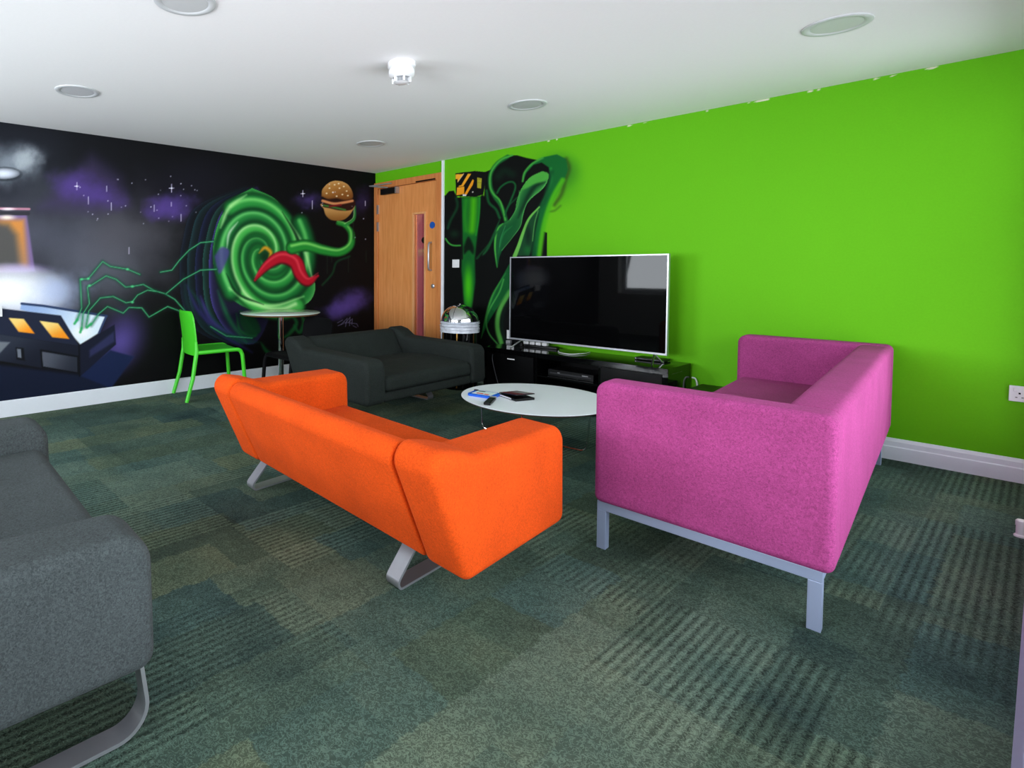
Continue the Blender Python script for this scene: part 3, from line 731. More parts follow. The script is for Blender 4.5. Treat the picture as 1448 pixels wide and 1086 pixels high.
# ------------------------------------------------------------------ the room
ys = np.concatenate([np.linspace(YF, -4.25, 14), np.linspace(-4.22, 0, 700)])
zs = np.linspace(0, H, 392)
aa, zz = np.meshgrid(ys, zs, indexing='ij')
wl = grid_mesh('wall_left', ys, zs, lambda a, z: np.stack([np.zeros_like(a), a, z], 1), paint_left(aa.ravel(), zz.ravel()))
wl.data.materials.append(painted('mural_paint', 0.6, 0.12))
link(wl); tag(wl, 'black wall sprayed with a mural of green swirls, burger, violet stars and a glowing chest', kind='structure')

xs = np.concatenate([np.linspace(1.06, 2.45, 235), np.linspace(2.46, XR, 230)])
zs = np.concatenate([np.linspace(0, 2.27, 375), np.linspace(2.274, H, 20)])
aa, zz = np.meshgrid(xs, zs, indexing='ij')
cb = chips(aa.ravel(), zz.ravel(), paint_back(aa.ravel(), zz.ravel()))
ev = [(0, 0, 2.222), (1.06, 0, 2.222), (1.06, 0, H), (0, 0, H)]
wb = grid_mesh('wall_back', xs, zs, lambda a, z: np.stack([a, np.zeros_like(a), z], 1), cb, (ev, [(0, 1, 2, 3)], np.tile(np.array([GREEN], float), (4, 1))))
wb.data.materials.append(painted('green_wall_paint', 0.6, 0.1))
link(wb); tag(wb, 'bright green wall with black and green smoke painted beside the door', kind='structure')

def struct(name, bm, mat, label, smooth_=False):
    o = obj(name, bm, mat, None, smooth=smooth_); tag(o, label, kind='structure'); return o

struct('floor', box((-0.05, YF, -0.05), (XR + .4, 0.0, 0.0)), M['carpet'], 'mottled grey green carpet tiles with ribbed bands')
struct('ceiling', box((-0.05, YF - .1, H), (XR + .5, 0.05, H + .05)), M['ceiling'], 'plain white painted ceiling')
# right wall with a long window recess beside the camera; front wall with two windows
WZ0, WZ1 = 0.13, 2.14
WY0, WY1 = -5.7, -0.12
bm = bmesh.new()
bx(bm, (XR, YF, 0), (XR + .22, 0, WZ0)); bx(bm, (XR, YF, WZ1), (XR + .22, 0, H))
bx(bm, (XR, YF, WZ0), (XR + .22, WY0, WZ1)); bx(bm, (XR, WY1, WZ0), (XR + .22, 0, WZ1))
struct('wall_right', bm, M['wallwhite'], 'white side wall with a long window recess')
FW = [(0.35, 2.05), (2.75, 4.60)]
FZ0, FZ1 = 0.72, 2.08
bm = bmesh.new()
bx(bm, (-0.1, YF - .3, 0), (XR + .35, YF, FZ0)); bx(bm, (-0.1, YF - .3, FZ1), (XR + .35, YF, H))
for a, b in ((-0.1, FW[0][0]), (FW[0][1], FW[1][0]), (FW[1][1], XR + .35)): bx(bm, (a, YF - .3, FZ0), (b, YF, FZ1))
struct('wall_front', bm, M['wallwhite'], 'white wall with two windows facing the green wall')

def window(name, M4, w, z0, z1, bays, label):
    """frame in local x (width) / z, thin in y, placed by matrix M4"""
    bm = bmesh.new(); f = 0.06
    bx(bm, (0, -.03, z0), (w, .03, z0 + f), M4); bx(bm, (0, -.03, z1 - f), (w, .03, z1), M4)
    for k in range(bays + 1):
        c = k * w / bays; c0 = min(max(c - f / 2, 0), w - f)
        bx(bm, (c0, -.03, z0 + f), (c0 + f, .03, z1 - f), M4)
    for k in range(bays):
        if k % 2: continue
        bx(bm, (k * w / bays + f / 2, -.025, z0 + (z1 - z0) * .62), ((k + 1) * w / bays - f / 2, .025, z0 + (z1 - z0) * .62 + .05), M4)
    o = struct(name, bm, M['white'], label)
    g = obj('window_pane', box((f, -.004, z0 + f), (w - f, .004, z1 - f), M4), M['pane'], o, smooth=False)
    return o
window('window_1', Matrix.Translation((XR + .16, WY0, 0)) @ Matrix.Rotation(PI / 2, 4, 'Z'), WY1 - WY0, WZ0, WZ1, 5, 'white framed long side window')
for k, (a, b) in enumerate(FW):
    window('window_%d' % (k + 2), Matrix.Translation((a, YF - .2, 0)), b - a, FZ0, FZ1, 2, ['white framed window nearest the black wall', 'white framed window in the middle of the front wall'][k])

# skirting
def skirt(name, prof, p0, p1, inward, label, mat=None):
    """profile (out, z) run from p0 to p1 along the wall"""
    p0 = Vector(p0); p1 = Vector(p1); inn = Vector(inward)
    bm = bmesh.new()
    a = [bm.verts.new(p0 + inn * o + Vector((0, 0, z))) for o, z in prof]; b = [bm.verts.new(p1 + inn * o + Vector((0, 0, z))) for o, z in prof]
    n = len(prof)
    for k in range(n): bm.faces.new((a[k], a[(k + 1) % n], b[(k + 1) % n], b[k]))
    bm.faces.new(a); bm.faces.new(b[::-1])
    return struct(name, bm, mat or M['white'], label)
flat = [(0.001, 0), (.02, 0), (.02, .125), (.012, .132), (0.001, .132)]
step = [(0.001, 0), (.026, 0), (.026, .078), (.02, .084), (.02, .112), (.008, .130), (0.001, .130)]
skirt('baseboard_left', flat, (0, YF, 0), (0, 0, 0), (1, 0, 0), 'flat white skirting board under the mural')
skirt('baseboard_back', step, (1.10, 0, 0), (XR, 0, 0), (0, -1, 0), 'stepped white skirting board under the green wall')
skirt('baseboard_right', [(0.001, 0), (.086, 0), (.086, .10), (.07, .115), (0.001, .115)], (XR, -6.2, 0), (XR, -1.1, 0), (-1, 0, 0), 'pale boxed skirting along the side wall', M['lilac'])
o = obj('trim_1', box((1.066, -.018, 0), (1.094, .0, H - .002)), M['white'], smooth=False); tag(o, 'narrow white vertical strip beside the door frame', kind='structure')

# ------------------------------------------------------------------ door and corridor
dr = empty('door_1', (0, 0, 0)); tag(dr, 'beech veneered door with a narrow glass panel in a beech frame', 'door', kind='structure')
bm = bmesh.new()
bx(bm, (0.004, -.03, 0.0), (.062, .06, 2.222)); bx(bm, (1.0, -.03, 0.0), (1.064, .06, 2.222)); bx(bm, (.062, -.03, 2.15), (1.0, .06, 2.222))
bevel(obj('door_frame', bm, M['oak_frame'], dr, False), .003)
bm = bmesh.new(); vx0, vx1, vz0, vz1 = .655, .825, .30, 1.80
bx(bm, (.066, -.01, .006), (vx0, .035, 2.146)); bx(bm, (vx1, -.01, .006), (.996, .035, 2.146)); bx(bm, (vx0, -.01, vz1), (vx1, .035, 2.146)); bx(bm, (vx0, -.01, .006), (vx1, .035, vz0))
leaf = obj('door_leaf', bm, M['oak'], dr, False)
bm = bmesh.new(); e = .018
bx(bm, (vx0 - e, -.022, vz0 - e), (vx0 + .004, -.008, vz1 + e)); bx(bm, (vx1 - .004, -.022, vz0 - e), (vx1 + e, -.008, vz1 + e)); bx(bm, (vx0, -.022, vz1 - .004), (vx1, -.008, vz1 + e)); bx(bm, (vx0, -.022, vz0 - e), (vx1, -.008, vz0 + .004))
obj('glazing_bead', bm, M['oak_light'], leaf, False)
gp = obj('glass_panel', box((vx0, .01, vz0), (vx1, .016, vz1)), M['pane'], leaf, False)
bm = bmesh.new()
bm2 = bmesh.new(); lathe(bm2, [(0, 0), (.034, 0), (.034, .002), (0, .002)], 24)
bmesh.ops.transform(bm2, matrix=Matrix.Translation((vx0 + .135, .008, 1.50)) @ Matrix.Rotation(PI / 2, 4, 'X'), verts=bm2.verts)
obj('round_sticker', bm2, M['black_plastic'], leaf)
bm2 = bmesh.new(); lathe(bm2, [(0, 0), (.038, 0), (.038, .003), (0, .003)], 32)
bmesh.ops.transform(bm2, matrix=Matrix.Translation((.932, -.01, 1.66)) @ Matrix.Rotation(PI / 2, 4, 'X'), verts=bm2.verts)
s = obj('round_sign', bm2, M['blue_sign'], leaf); s['label'] = 'round blue sign'
bm2 = bmesh.new(); tube(bm2, [(.92, -.012, 1.16), (.92, -.045, 1.165), (.92, -.06, 1.19), (.92, -.06, 1.44), (.92, -.045, 1.465), (.92, -.012, 1.47)], .011, 10)
obj('pull_handle', bm2, M['steel'], leaf)
bm2 = bmesh.new(); lathe(bm2, [(0, 0), (.024, 0), (.024, .006), (.014, .012), (0, .012)], 24)
bmesh.ops.transform(bm2, matrix=Matrix.Translation((.945, -.01, .985)) @ Matrix.Rotation(PI / 2, 4, 'X'), verts=bm2.verts)
obj('lock_cylinder', bm2, M['steel'], leaf)
obj('lock_box', box((vx1 - .03, .017, 1.0), (vx1, .045, 1.11)), M['black_plastic'], leaf, False)
cl = bevel(obj('door_closer', box((.15, -.065, 2.065), (.42, -.012, 2.135)), M['black_plastic'], leaf, False), .006)
obj('closer_cap', box((.40, -.067, 2.063), (.422, -.012, 2.137)), M['steel'], cl, False)
bm2 = bmesh.new(); tube(bm2, [(.27, -.055, 2.142), (.06, -.12, 2.175), (-.0 + .03, -.13, 2.18)], .008, 8); tube(bm2, [(.03, -.13, 2.18), (.32, -.04, 2.19)], .007, 8)
obj('closer_arm', bm2, M['steel'], cl)
for z in (1.90, 1.69, .25):
    obj('hinge', box((.056, -.034, z - .055), (.074, -.008, z + .055)), M['steel'], dr, False)
obj('frame_bead', box((.70, -.034, 2.152), (.99, -.026, 2.168)), M['black_satin'], dr, False)
bm = bmesh.new(); bx(bm, (-.6, 1.5, 0), (1.9, 1.55, H)); bx(bm, (-.65, .04, 0), (-.6, 1.55, H)); bx(bm, (1.9, .04, 0), (1.95, 1.55, H)); bx(bm, (-.65, .07, H), (1.95, 1.55, H + .05)); bx(bm, (1.06, .03, 0), (1.95, .07, H)); bx(bm, (-.65, .03, 0), (0, .07, H)); bx(bm, (-.65, .062, 2.2), (1.95, .07, H))
struct('wall_corridor', bm, M['mauve'], 'mauve corridor seen through the door glass')
cf = struct('floor_corridor', box((-.6, .02, -.05), (1.9, 1.55, 0)), M['carpet'], 'corridor floor behind the door')

# ------------------------------------------------------------------ ceiling fittings
def downlight(x, y, label):
    t = empty('downlight', (x, y, H), 0, label, 'ceiling light', 'round recessed ceiling lights')
    bm = bmesh.new(); lathe(bm, [(.134, -.0005), (.133, -.004), (.128, -.007), (.106, -.007), (.099, -.003), (.098, -.0005)], 56); obj('trim_ring', bm, M['ring'], t)
    bm = bmesh.new(); lathe(bm, [(.099, -.004), (.05, -.005), (0, -.005)], 56); obj('diffuser', bm, M['lens'], t)
    return t
for x, y, l in ((1.205, -3.785, 'round recessed ceiling light at upper left, above the mural chest and doorway'), (1.215, -1.194, 'small round recessed ceiling light nearest the wooden door'),
                (2.853, -1.178, 'round recessed ceiling light above the television'), (4.55, -1.205, 'large round recessed ceiling light above the pink sofa'),
                (2.83, -3.77, 'round recessed ceiling light cut off at the top edge of the photo')):
    downlight(x, y, l)
t = empty('smoke_detector', (2.89, -2.49, H), 0, 'white smoke detector hanging from the middle of the ceiling', 'smoke detector')
bm = bmesh.new(); lathe(bm, [(.078, -.0005), (.078, -.028), (.070, -.034), (0, -.034)], 40); obj('mounting_base', bm, M['plastic_white'], t)
bm = bmesh.new(); lathe(bm, [(.066, -.033), (.068, -.040), (.073, -.046), (.073, -.07), (.064, -.082), (.05, -.088)], 40); lathe(bm, [(.044, -.112), (.03, -.118), (0, -.12)], 40); obj('detector_body', bm, M['plastic_white'], t)
bm = bmesh.new(); lathe(bm, [(.05, -.086), (.036, -.09), (.036, -.108), (.046, -.112)], 32); obj('sensor_vent', bm, M['plastic_grey'], t)
for k in range(6):
    a = k * PI / 3
    bm = bmesh.new(); bx(bm, (-.004, .036, -.114), (.004, .056, -.084), Matrix.Rotation(a, 4, 'Z')); obj('vent_rib', bm, M['plastic_white'], t, False)

# ------------------------------------------------------------------ sofas
def sofa_T(ex, ey):
    return lambda u, v, z: Vector((u * ex[0] + v * ey[0], u * ex[1] + v * ey[1], z))

def winged_sofa(name, O, ex, ey, W, D, mat, label, zb=.20, za=.585, zr=.645, aw=.20, seat_z=.385, lean=.19, leg_at=(0.12, 1.24), cushions=False, sled=None, arm_front_r=.07, wing=.16):
    root = empty(name, O, 0, label, 'sofa'); T = sofa_T(ex, ey)
    prof_arm = arc_poly([(0.0, zb, .045), (-lean, zr - .045, .06), (-lean + .05, zr + .012, .055), (-lean + wing, zr - .012, .07), (-lean + wing + .09, za, .12), (D - .01, za - .012, arm_front_r), (D, zb, .045)], 7)
    prof_back = arc_poly([(0.004, zb + .004, .03), (-lean + .004, zr - .055, .05), (-lean + .05, zr - .004, .05), (-lean + wing - .03, zr - .02, .06), (.10, zb + .14, .03), (.10, zb + .004, .01)], 7)
    prof_seat = arc_poly([(.06, zb + .005, .01), (.06, seat_z - .01, .02), (D - .03, seat_z, .045), (D - .012, zb + .005, .03)], 7)
    for (a, b) in ((0, aw), (W - aw, W)):
        bm = bmesh.new(); pillow_prism(bm, prof_arm, a, b, T, .036, 6); obj('armrest', bm, mat, root, angle=70)
    bm = bmesh.new(); pillow_prism(bm, prof_back, aw + .002, W - aw - .002, T, .012, 3); obj('backrest', bm, mat, root, angle=70)
    if cushions:
        pb = arc_poly([(.06, zb + .005, .01), (.06, zb + .07, .01), (D - .03, zb + .075, .015), (D - .02, zb + .005, .02)], 5)
        bm = bmesh.new(); pillow_prism(bm, pb, aw, W - aw, T, .008, 3); obj('seat_rail', bm, mat, root, angle=70)
        ps = arc_poly([(.05, zb + .08, .02), (.05, seat_z - .02, .03), (D * .5, seat_z + .012, .2), (D - .02, seat_z - .01, .05), (D - .005, zb + .08, .03)], 7)
        bm = bmesh.new(); pillow_prism(bm, ps, aw + .002, W - aw - .002, T, .03, 5); obj('seat_cushion', bm, mat, root, angle=70)
    else:
        bm = bmesh.new(); pillow_prism(bm, prof_seat, aw + .001, W - aw - .001, T, .012, 3); obj('seat', bm, mat, root, angle=70)
    for u in leg_at:
        path = []
        rear, front = sled if sled else (0.02, D - .10)
        top_r, top_f = rear + .20, front - .20
        zt = zb + .01
        raw = [(top_r + .05, zt, 0), (top_r, zt, .0), (rear, .005, .022), (front, .005, .022), (top_f, zt, 0), (top_f - .05, zt, 0)]
        pp = arc_poly(raw, 5)
        pts = [T(u, v, z) for v, z in pp]
        bm = bmesh.new(); bar(bm, pts + [pts[0]], .068, .009, T(1, 0, 0)); obj('sled_leg', bm, M['steel'], root, angle=30)
    return root

winged_sofa('orange_sofa', (2.50, -3.325, 0), (1.0, -.068), (-.075, 1.0), 1.618, .665, M['orange'], 'orange two seat sofa with winged back on flat steel legs, seen from behind', leg_at=(.085, 1.245), sled=(-.025, .50), zb=.183, zr=.628)
winged_sofa('charcoal_sofa', (1.36, -2.17, 0), (-.038, 1.0), (1.0, -.015), 1.44, .90, M['charcoal'], 'charcoal two seat sofa between the wooden door and the white coffee table', zb=.20, za=.535, zr=.605, seat_z=.40, cushions=True, leg_at=(.2, 1.2), sled=(-.03, .49))

# grey sofa at the left edge, flat-topped arms and loop legs
def grey_sofa():
    W, D, zb = 1.50, .82, .172
    ex, ey = (1.0, -.034), (0.0, 1.0)
    root = empty('grey_sofa', (2.345, -5.105, 0), 0, 'grey two seat sofa cut off by the left edge of the photo', 'sofa'); T = sofa_T(ex, ey); mat = M['grey']
    pa = arc_poly([(0, zb, .042), (-.12, .60, .06), (.02, .62, .06), (.10, .535, .10), (D - .005, .525, .085), (D, zb, .042)], 8)
    for a, b in ((0, .21), (W - .21, W)):
        bm = bmesh.new(); pillow_prism(bm, pa, a, b, T, .035, 6); obj('armrest', bm, mat, root, angle=70)
    pb = arc_poly([(0.004, zb + .004, .03), (-.115, .60, .05), (-.02, .64, .05), (.16, zb + .12, .03), (.16, zb + .004, .01)], 7)
    bm = bmesh.new(); pillow_prism(bm, pb, .212, W - .212, T, .012, 3); obj('backrest', bm, mat, root, angle=70)
    ps = arc_poly([(.10, zb + .005, .01), (.10, .41, .02), (D - .03, .425, .05), (D - .01, zb + .005, .03)], 8)
    bm = bmesh.new(); pillow_prism(bm, ps, .212, W - .212, T, .015, 3); obj('seat', bm, mat, root, angle=70)
    for u in (.085, 1.45):
        pp = arc_poly([(.10, .175, 0), (.10, .006, .10), (D - .012, .006, .11), (D - .035, .18, 0)], 9)
        pts = [T(u, v, z) for v, z in pp]
        bm = bmesh.new(); bar(bm, pts, .062, .010, T(1, 0, 0)); obj('loop_leg', bm, M['steel'], root, angle=30)
grey_sofa()

# magenta box sofa on a square-tube frame
def magenta_sofa():
    Dp, L, z0, z1 = .780, 2.47, .203, .715
    O = (4.058, -2.535); ex, ey = (1.0, -.012), (-.073, 1.0)
    root = empty('pink_sofa', (O[0], O[1], 0), 0, 'magenta pink box sofa with straight arms on a grey square steel frame', 'sofa'); T = sofa_T(ex, ey); mat = M['magenta']
    Tv = lambda a, b, z: T(b, a, z)          # run along the length
    ta, tb = .135, .16
    pa = arc_poly([(0, z0, .03), (0, z1, .055), (Dp, z1, .036), (Dp, z0, .03)], 7)
    for a, b in ((0, ta), (L - ta, L)):
        bm = bmesh.new(); pillow_prism(bm, pa, a, b, Tv, .027, 6); obj('armrest', bm, mat, root, angle=70)
    pb = arc_poly([(Dp - tb, z0 + .01, .01), (Dp - tb, z1 - .004, .035), (Dp - .002, z1 - .003, .035), (Dp - .002, z0 + .002, .015)], 7)
    bm = bmesh.new(); pillow_prism(bm, pb, ta + .001, L - ta - .001, Tv, .006, 3); obj('backrest', bm, mat, root, angle=70)
    ps = arc_poly([(.012, z0 + .003, .02), (.012, .43, .045), (Dp - tb - .001, .43, .01), (Dp - tb - .001, z0 + .003, .01)], 7)
    bm = bmesh.new(); pillow_prism(bm, ps, ta + .001, L - ta - .001, Tv, .012, 4); obj('seat', bm, mat, root, angle=70)
    s = .038
    bm = bmesh.new(); f0, f1 = .165, .2025
    def tb_(a0, b0, a1, b1, za, zb):
        vs = []
        for z in (za, zb):
            for a, b in ((a0, b0), (a1, b0), (a1, b1), (a0, b1)): vs.append(bm.verts.new(T(a, b, z)))
        for f in ((3, 2, 1, 0), (4, 5, 6, 7), (0, 1, 5, 4), (1, 2, 6, 5), (2, 3, 7, 6), (3, 0, 4, 7)): bm.faces.new([vs[i] for i in f])
    i0, i1, j0, j1 = .008, Dp - .03, .025, L - .11
    tb_(i0, j0, i1, j0 + s, f0, f1); tb_(i0, j1 - s, i1, j1, f0, f1); tb_(i0, j0 + s, i0 + s, j1 - s, f0, f1); tb_(i1 - s, j0 + s, i1, j1 - s, f0, f1)
    fr = bevel(obj('steel_frame', bm, M['greysteel'], root, False), .002)
    for a in (i0, i1 - s):
        for b in (j0, j1 - s):
            bm = bmesh.new(); tb_(a, b, a + s, b + s, 0.0, f0); bevel(obj('leg', bm, M['greysteel'], root, False), .002)
magenta_sofa()

# ------------------------------------------------------------------ coffee table and what lies on it
CT = (3.058, -1.372, .30)
t = empty('coffee_table', (CT[0], CT[1], 0), 0, 'low round white coffee table on thin chrome wire legs', 'coffee table')
bm = bmesh.new(); lathe(bm, [(0, .284), (.462, .284), (.486, .294), (.488, .2975), (.486, .30), (0, .30)], 96); tp = obj('tabletop', bm, M['laminate'], t, angle=50)
bm = bmesh.new(); lathe(bm, [(.30, .2835), (.462, .2835), (.484, .2925), (.470, .2835)], 96); obj('bevelled_edge', bm, M['edge_wood'], tp)
def loop_leg(a, b, inset):
    a = Vector(a); b = Vector(b); d = (b - a).normalized()
    ta = a - d * inset; tb2 = b + d * inset
    P = [(ta.x, ta.y, .283)]
    for k in range(6):
        s_ = k / 5; q = (1 - s_) ** 2 * Vector((a.x - d.x * .012, a.y - d.y * .012, .04)) + 2 * s_ * (1 - s_) * Vector((a.x, a.y, .006)) + s_ ** 2 * Vector((a.x + d.x * .035, a.y + d.y * .035, .006)); P.append(tuple(q))
    for k in range(6):
        s_ = k / 5; q = (1 - s_) ** 2 * Vector((b.x - d.x * .035, b.y - d.y * .035, .006)) + 2 * s_ * (1 - s_) * Vector((b.x, b.y, .006)) + s_ ** 2 * Vector((b.x + d.x * .012, b.y + d.y * .012, .04)); P.append(tuple(q))
    P.append((tb2.x, tb2.y, .283))
    bm = bmesh.new(); tube(bm, P, .007, 10); return obj('wire_leg', bm, M['chrome'], t)
loop_leg((2.655 - CT[0], -1.392 - CT[1], 0), (3.40 - CT[0], -1.335 - CT[1], 0), .03)
loop_leg((2.80 - CT[0], -1.12 - CT[1], 0), (3.27 - CT[0], -1.64 - CT[1], 0), .02)

def flat_box(name, c, rz, sx, sy, sz, mat, parent=None, r=.0, label=None, cat=None, group=None):
    Mx = Matrix.Rotation(rz, 4, 'Z')
    o = obj(name, box((-sx / 2, -sy / 2, 0), (sx / 2, sy / 2, sz), Mx), mat, parent, False); o.location = c
    if r: bevel(o, r, 3)
    if label: tag(o, label, cat, group)
    return o
TZ = .3005
t = empty('game_case', (2.80, -1.585, TZ), .20, 'blue plastic case with a pale printed cover lying on the coffee table', 'case')
pf = arc_poly([(-.095, -.075, .03), (.095, -.075, .03), (.095, .08, .03), (-.095, .08, .03)], 6)
bm = bmesh.new(); vs0 = [bm.verts.new((x, y, 0)) for x, y in pf]; vs1 = [bm.verts.new((x, y, .014)) for x, y in pf]
for k in range(len(pf)): bm.faces.new((vs0[k], vs0[(k + 1) % len(pf)], vs1[(k + 1) % len(pf)], vs1[k]))
bm.faces.new(vs0[::-1]); bm.faces.new(vs1); obj('case_shell', bm, M['blue_case'], t, False)
flat_box('cover_print', (0.0, .012, .0142), 0, .14, .11, .0012, M['paper'], t)
flat_box('print_patch', (-.02, -.02, .0156), .1, .045, .022, .0006, M['red_print'], t); flat_box('print_patch', (.032, -.026, .0156), -.2, .035, .02, .0006, M['red_print'], t)
flat_box('print_patch', (-.035, .045, .0156), .1, .05, .02, .0006, M['cable_b'], t); flat_box('clasp', (-.085, .06, .006), .1, .03, .016, .014, M['black_plastic'], t)
t = empty('remote_control', (2.955, -1.73, TZ), math.radians(24), 'slim black remote control lying in front of the blue case', 'remote control')
bevel(flat_box('remote_body', (0, 0, 0), 0, .044, .175, .018, M['black_plastic'], t), .004, 2)
flat_box('remote_end', (0, .100, .001), 0, .040, .03, .018, M['plastic_grey'], t)
for k in range(4): flat_box('button_row', (0, -.055 + k * .03, .018), 0, .026, .012, .001, M['cable_b'], t)
t = empty('disc_case', (2.985, -1.475, TZ), math.radians(-20), 'open black disc case with a dark printed sleeve on the coffee table', 'case')
flat_box('case_base', (0, 0, 0), 0, .19, .15, .015, M['black_plastic'], t, .002)
lid = obj('case_lid', box((-.095, -.07, 0), (.095, .075, .006), Matrix.Translation((0, 0, .020)) @ Matrix.Rotation(math.radians(-6), 4, 'Y') @ Matrix.Translation((0.0, 0, .008))), M['black_plastic'], t, False)
obj('sleeve_print', box((-.085, -.065, .0062), (.085, .07, .0072), Matrix.Translation((0, 0, .020)) @ Matrix.Rotation(math.radians(-6), 4, 'Y') @ Matrix.Translation((0.0, 0, .008))), M['dark_print'], lid, False)
obj('sleeve_stripe', box((-.05, .0, .0074), (.085, .06, .0080), Matrix.Translation((0, 0, .020)) @ Matrix.Rotation(math.radians(-6), 4, 'Y') @ Matrix.Translation((0.0, 0, .008))), M['grey_print'], lid, False)
flat_box('spine_label', (-.02, -.0755, .004), 0, .13, .001, .008, M['plastic_white'], t)

# ------------------------------------------------------------------ television and its stand
SX0, SX1, SY0, SY1, SZ = 1.95, 3.545, -.45, -.035, .455
t = empty('television_stand', ((SX0 + SX1) / 2, (SY0 + SY1) / 2, 0), 0, 'wide gloss black television stand with open shelves against the green wall', 'tv stand')
def lb(name, lo, hi, mat, parent, bev=.0):
    c = parent.matrix_world.translation if parent.parent is None else None
    base = Vector(parent.location) if parent.parent is None else Vector(parent.parent.location)
    o = obj(name, box(Vector(lo) - base, Vector(hi) - base), mat, parent, False)
    if bev: bevel(o, bev)
    return o
lb('top_board', (SX0, SY0, SZ - .045), (SX1, SY1, SZ), M['black_gloss'], t, .002)
lb('side_panel', (SX0 + .002, SY0 + .005, .0), (SX0 + .04, SY1, SZ - .046), M['black_gloss'], t); lb('side_panel', (SX1 - .04, SY0 + .005, .0), (SX1 - .002, SY1, SZ - .046), M['black_gloss'], t)
lb('base_board', (SX0 + .041, SY0 + .005, .03), (SX1 - .041, SY1, .07), M['black_gloss'], t); lb('back_board', (SX0 + .041, SY1 - .012, .071), (SX1 - .041, SY1, SZ - .046), M['black_satin'], t)
for xd in (2.47, 3.03): lb('divider', (xd, SY0 + .02, .071), (xd + .025, SY1 - .013, SZ - .046), M['black_gloss'], t)
lb('shelf', (2.496, SY0 + .02, .25), (3.029, SY1 - .013, .262), M['black_gloss'], t)
dl = lb('drop_front', (3.056, SY0, .071), (SX1 - .041, SY0 + .018, SZ - .048), M['black_satin'], t); dl2 = lb('drop_front', (SX0 + .041, SY0, .071), (2.469, SY0 + .018, SZ - .048), M['black_satin'], t)
lg = lb('badge', (2.21, SY0 - .0015, .366), (2.285, SY0, .376), M['plastic_white'], dl2)
# boxes on the stand's shelf
t2 = empty('media_player', (2.76, -.24, .2625), 0, 'black media player on the upper shelf of the television stand', 'media player')
bevel(flat_box('player_body', (0, 0, 0), 0, .40, .26, .055, M['black_plastic'], t2), .003, 2)
flat_box('front_strip', (0.0, -.1308, .02), 0, .36, .001, .012, M['cable_b'], t2); flat_box('status_light', (.13, -.1312, .034), 0, .05, .0012, .007, M['plastic_grey'], t2); flat_box('status_light', (-.1, -.1312, .03), 0, .02, .0012, .006, M['plastic_grey'], t2)
t2 = empty('amplifier', (2.76, -.23, .0705), 0, 'black amplifier box on the bottom shelf of the television stand', 'amplifier')
bevel(flat_box('amplifier_body', (0, 0, 0), 0, .42, .30, .10, M['black_plastic'], t2), .003, 2); flat_box('front_strip', (0, -.1508, .06), 0, .38, .001, .02, M['black_gloss'], t2)

TX0, TX1, TY, TZ0, TZ1 = 2.113, 3.468, -.27, .527, 1.284
t = empty('television', ((TX0 + TX1) / 2, TY, SZ), 0, 'large flat television with thin silver frame standing on the black stand', 'television')
lb('back_shell', (TX0 + .02, TY + .016, TZ0 + .02), (TX1 - .02, TY + .055, TZ1 - .02), M['black_plastic'], t, .01)
bm = bmesh.new(); e = .010; base = Vector(t.location)
for lo, hi in (((TX0, TY - .012, TZ0), (TX0 + e, TY + .016, TZ1)), ((TX1 - e, TY - .012, TZ0), (TX1, TY + .016, TZ1)), ((TX0 + e, TY - .012, TZ1 - e), (TX1 - e, TY + .016, TZ1)), ((TX0 + e, TY - .012, TZ0), (TX1 - e, TY + .016, TZ0 + .014))):
    bx(bm, Vector(lo) - base, Vector(hi) - base)
obj('bezel', bm, M['steel'], t, False)
lb('screen', (TX0 + e, TY - .006, TZ0 + .014), (TX1 - e, TY + .014, TZ1 - e), M['screen'], t)
for x, s_ in ((TX0 + .13, -1), (TX1 - .09, 1)):
    bm = bmesh.new()
    tube(bm, [Vector((x, TY, TZ0 + .004)) - base, Vector((x + s_ * .035, TY - .13, SZ + .007)) - base], .007, 8); tube(bm, [Vector((x, TY, TZ0 + .004)) - base, Vector((x + s_ * .03, TY + .065, SZ + .007)) - base], .007, 8)
    obj('foot', bm, M['chrome'], t)
# things on the stand
t = empty('power_strip', (2.30, -.135, SZ), math.radians(4), 'white plugs in a black power strip behind the bottom of the television', 'power strip')
bevel(flat_box('strip_body', (0.03, 0, .0), 0, .36, .055, .022, M['black_plastic'], t), .004, 2)
for k in range(4): bevel(flat_box('plug', (-.09 + k * .06, 0, .022), 0, .05, .045, .03, M['plastic_white'], t), .006, 2)
t = empty('set_top_box', (3.30, -.115, SZ), 0, 'small black set top box on the right end of the television stand', 'set top box')
bevel(flat_box('box_body', (0, 0, .004), 0, .22, .12, .016, M['black_plastic'], t), .003, 2)
for dx in (-.1, .1): flat_box('rubber_foot', (dx, -.045, 0), 0, .015, .015, .004, M['black_satin'], t)
flat_box('status_light', (-.1, -.0608, .009), 0, .006, .001, .006, M['plastic_white'], t)
def cable(name, pts, r, mat, label):
    P = curve(pts, 8); bm = bmesh.new(); tube(bm, [tuple(p) for p in P], r, 8); o = obj(name, bm, mat); tag(o, label, 'cable'); return o
cable('cable', [(2.56, -.20, SZ + .006), (2.62, -.30, SZ + .006), (2.74, -.34, SZ + .006), (2.80, -.22, SZ + .008), (2.79, -.10, SZ + .006)], .003, M['cable_w'], 'thin pale cable looped on top of the television stand')
cable('cable', [(3.552, -.03, .345), (3.575, -.03, .34), (3.588, -.03, .30), (3.59, -.03, .2), (3.59, -.035, .08), (3.58, -.05, .005)], .006, M['cable_w'], 'white cable hanging beside the right end of the television stand')
cable('cable', [(2.06, SY0 - .008, SZ - .06), (2.06, SY0 - .012, .34), (2.10, SY0 - .02, .22), (2.17, SY0 - .05, .08), (2.20, SY0 - .07, .006)], .004, M['cable_b'], 'dark cable hanging down the front of the television stand')
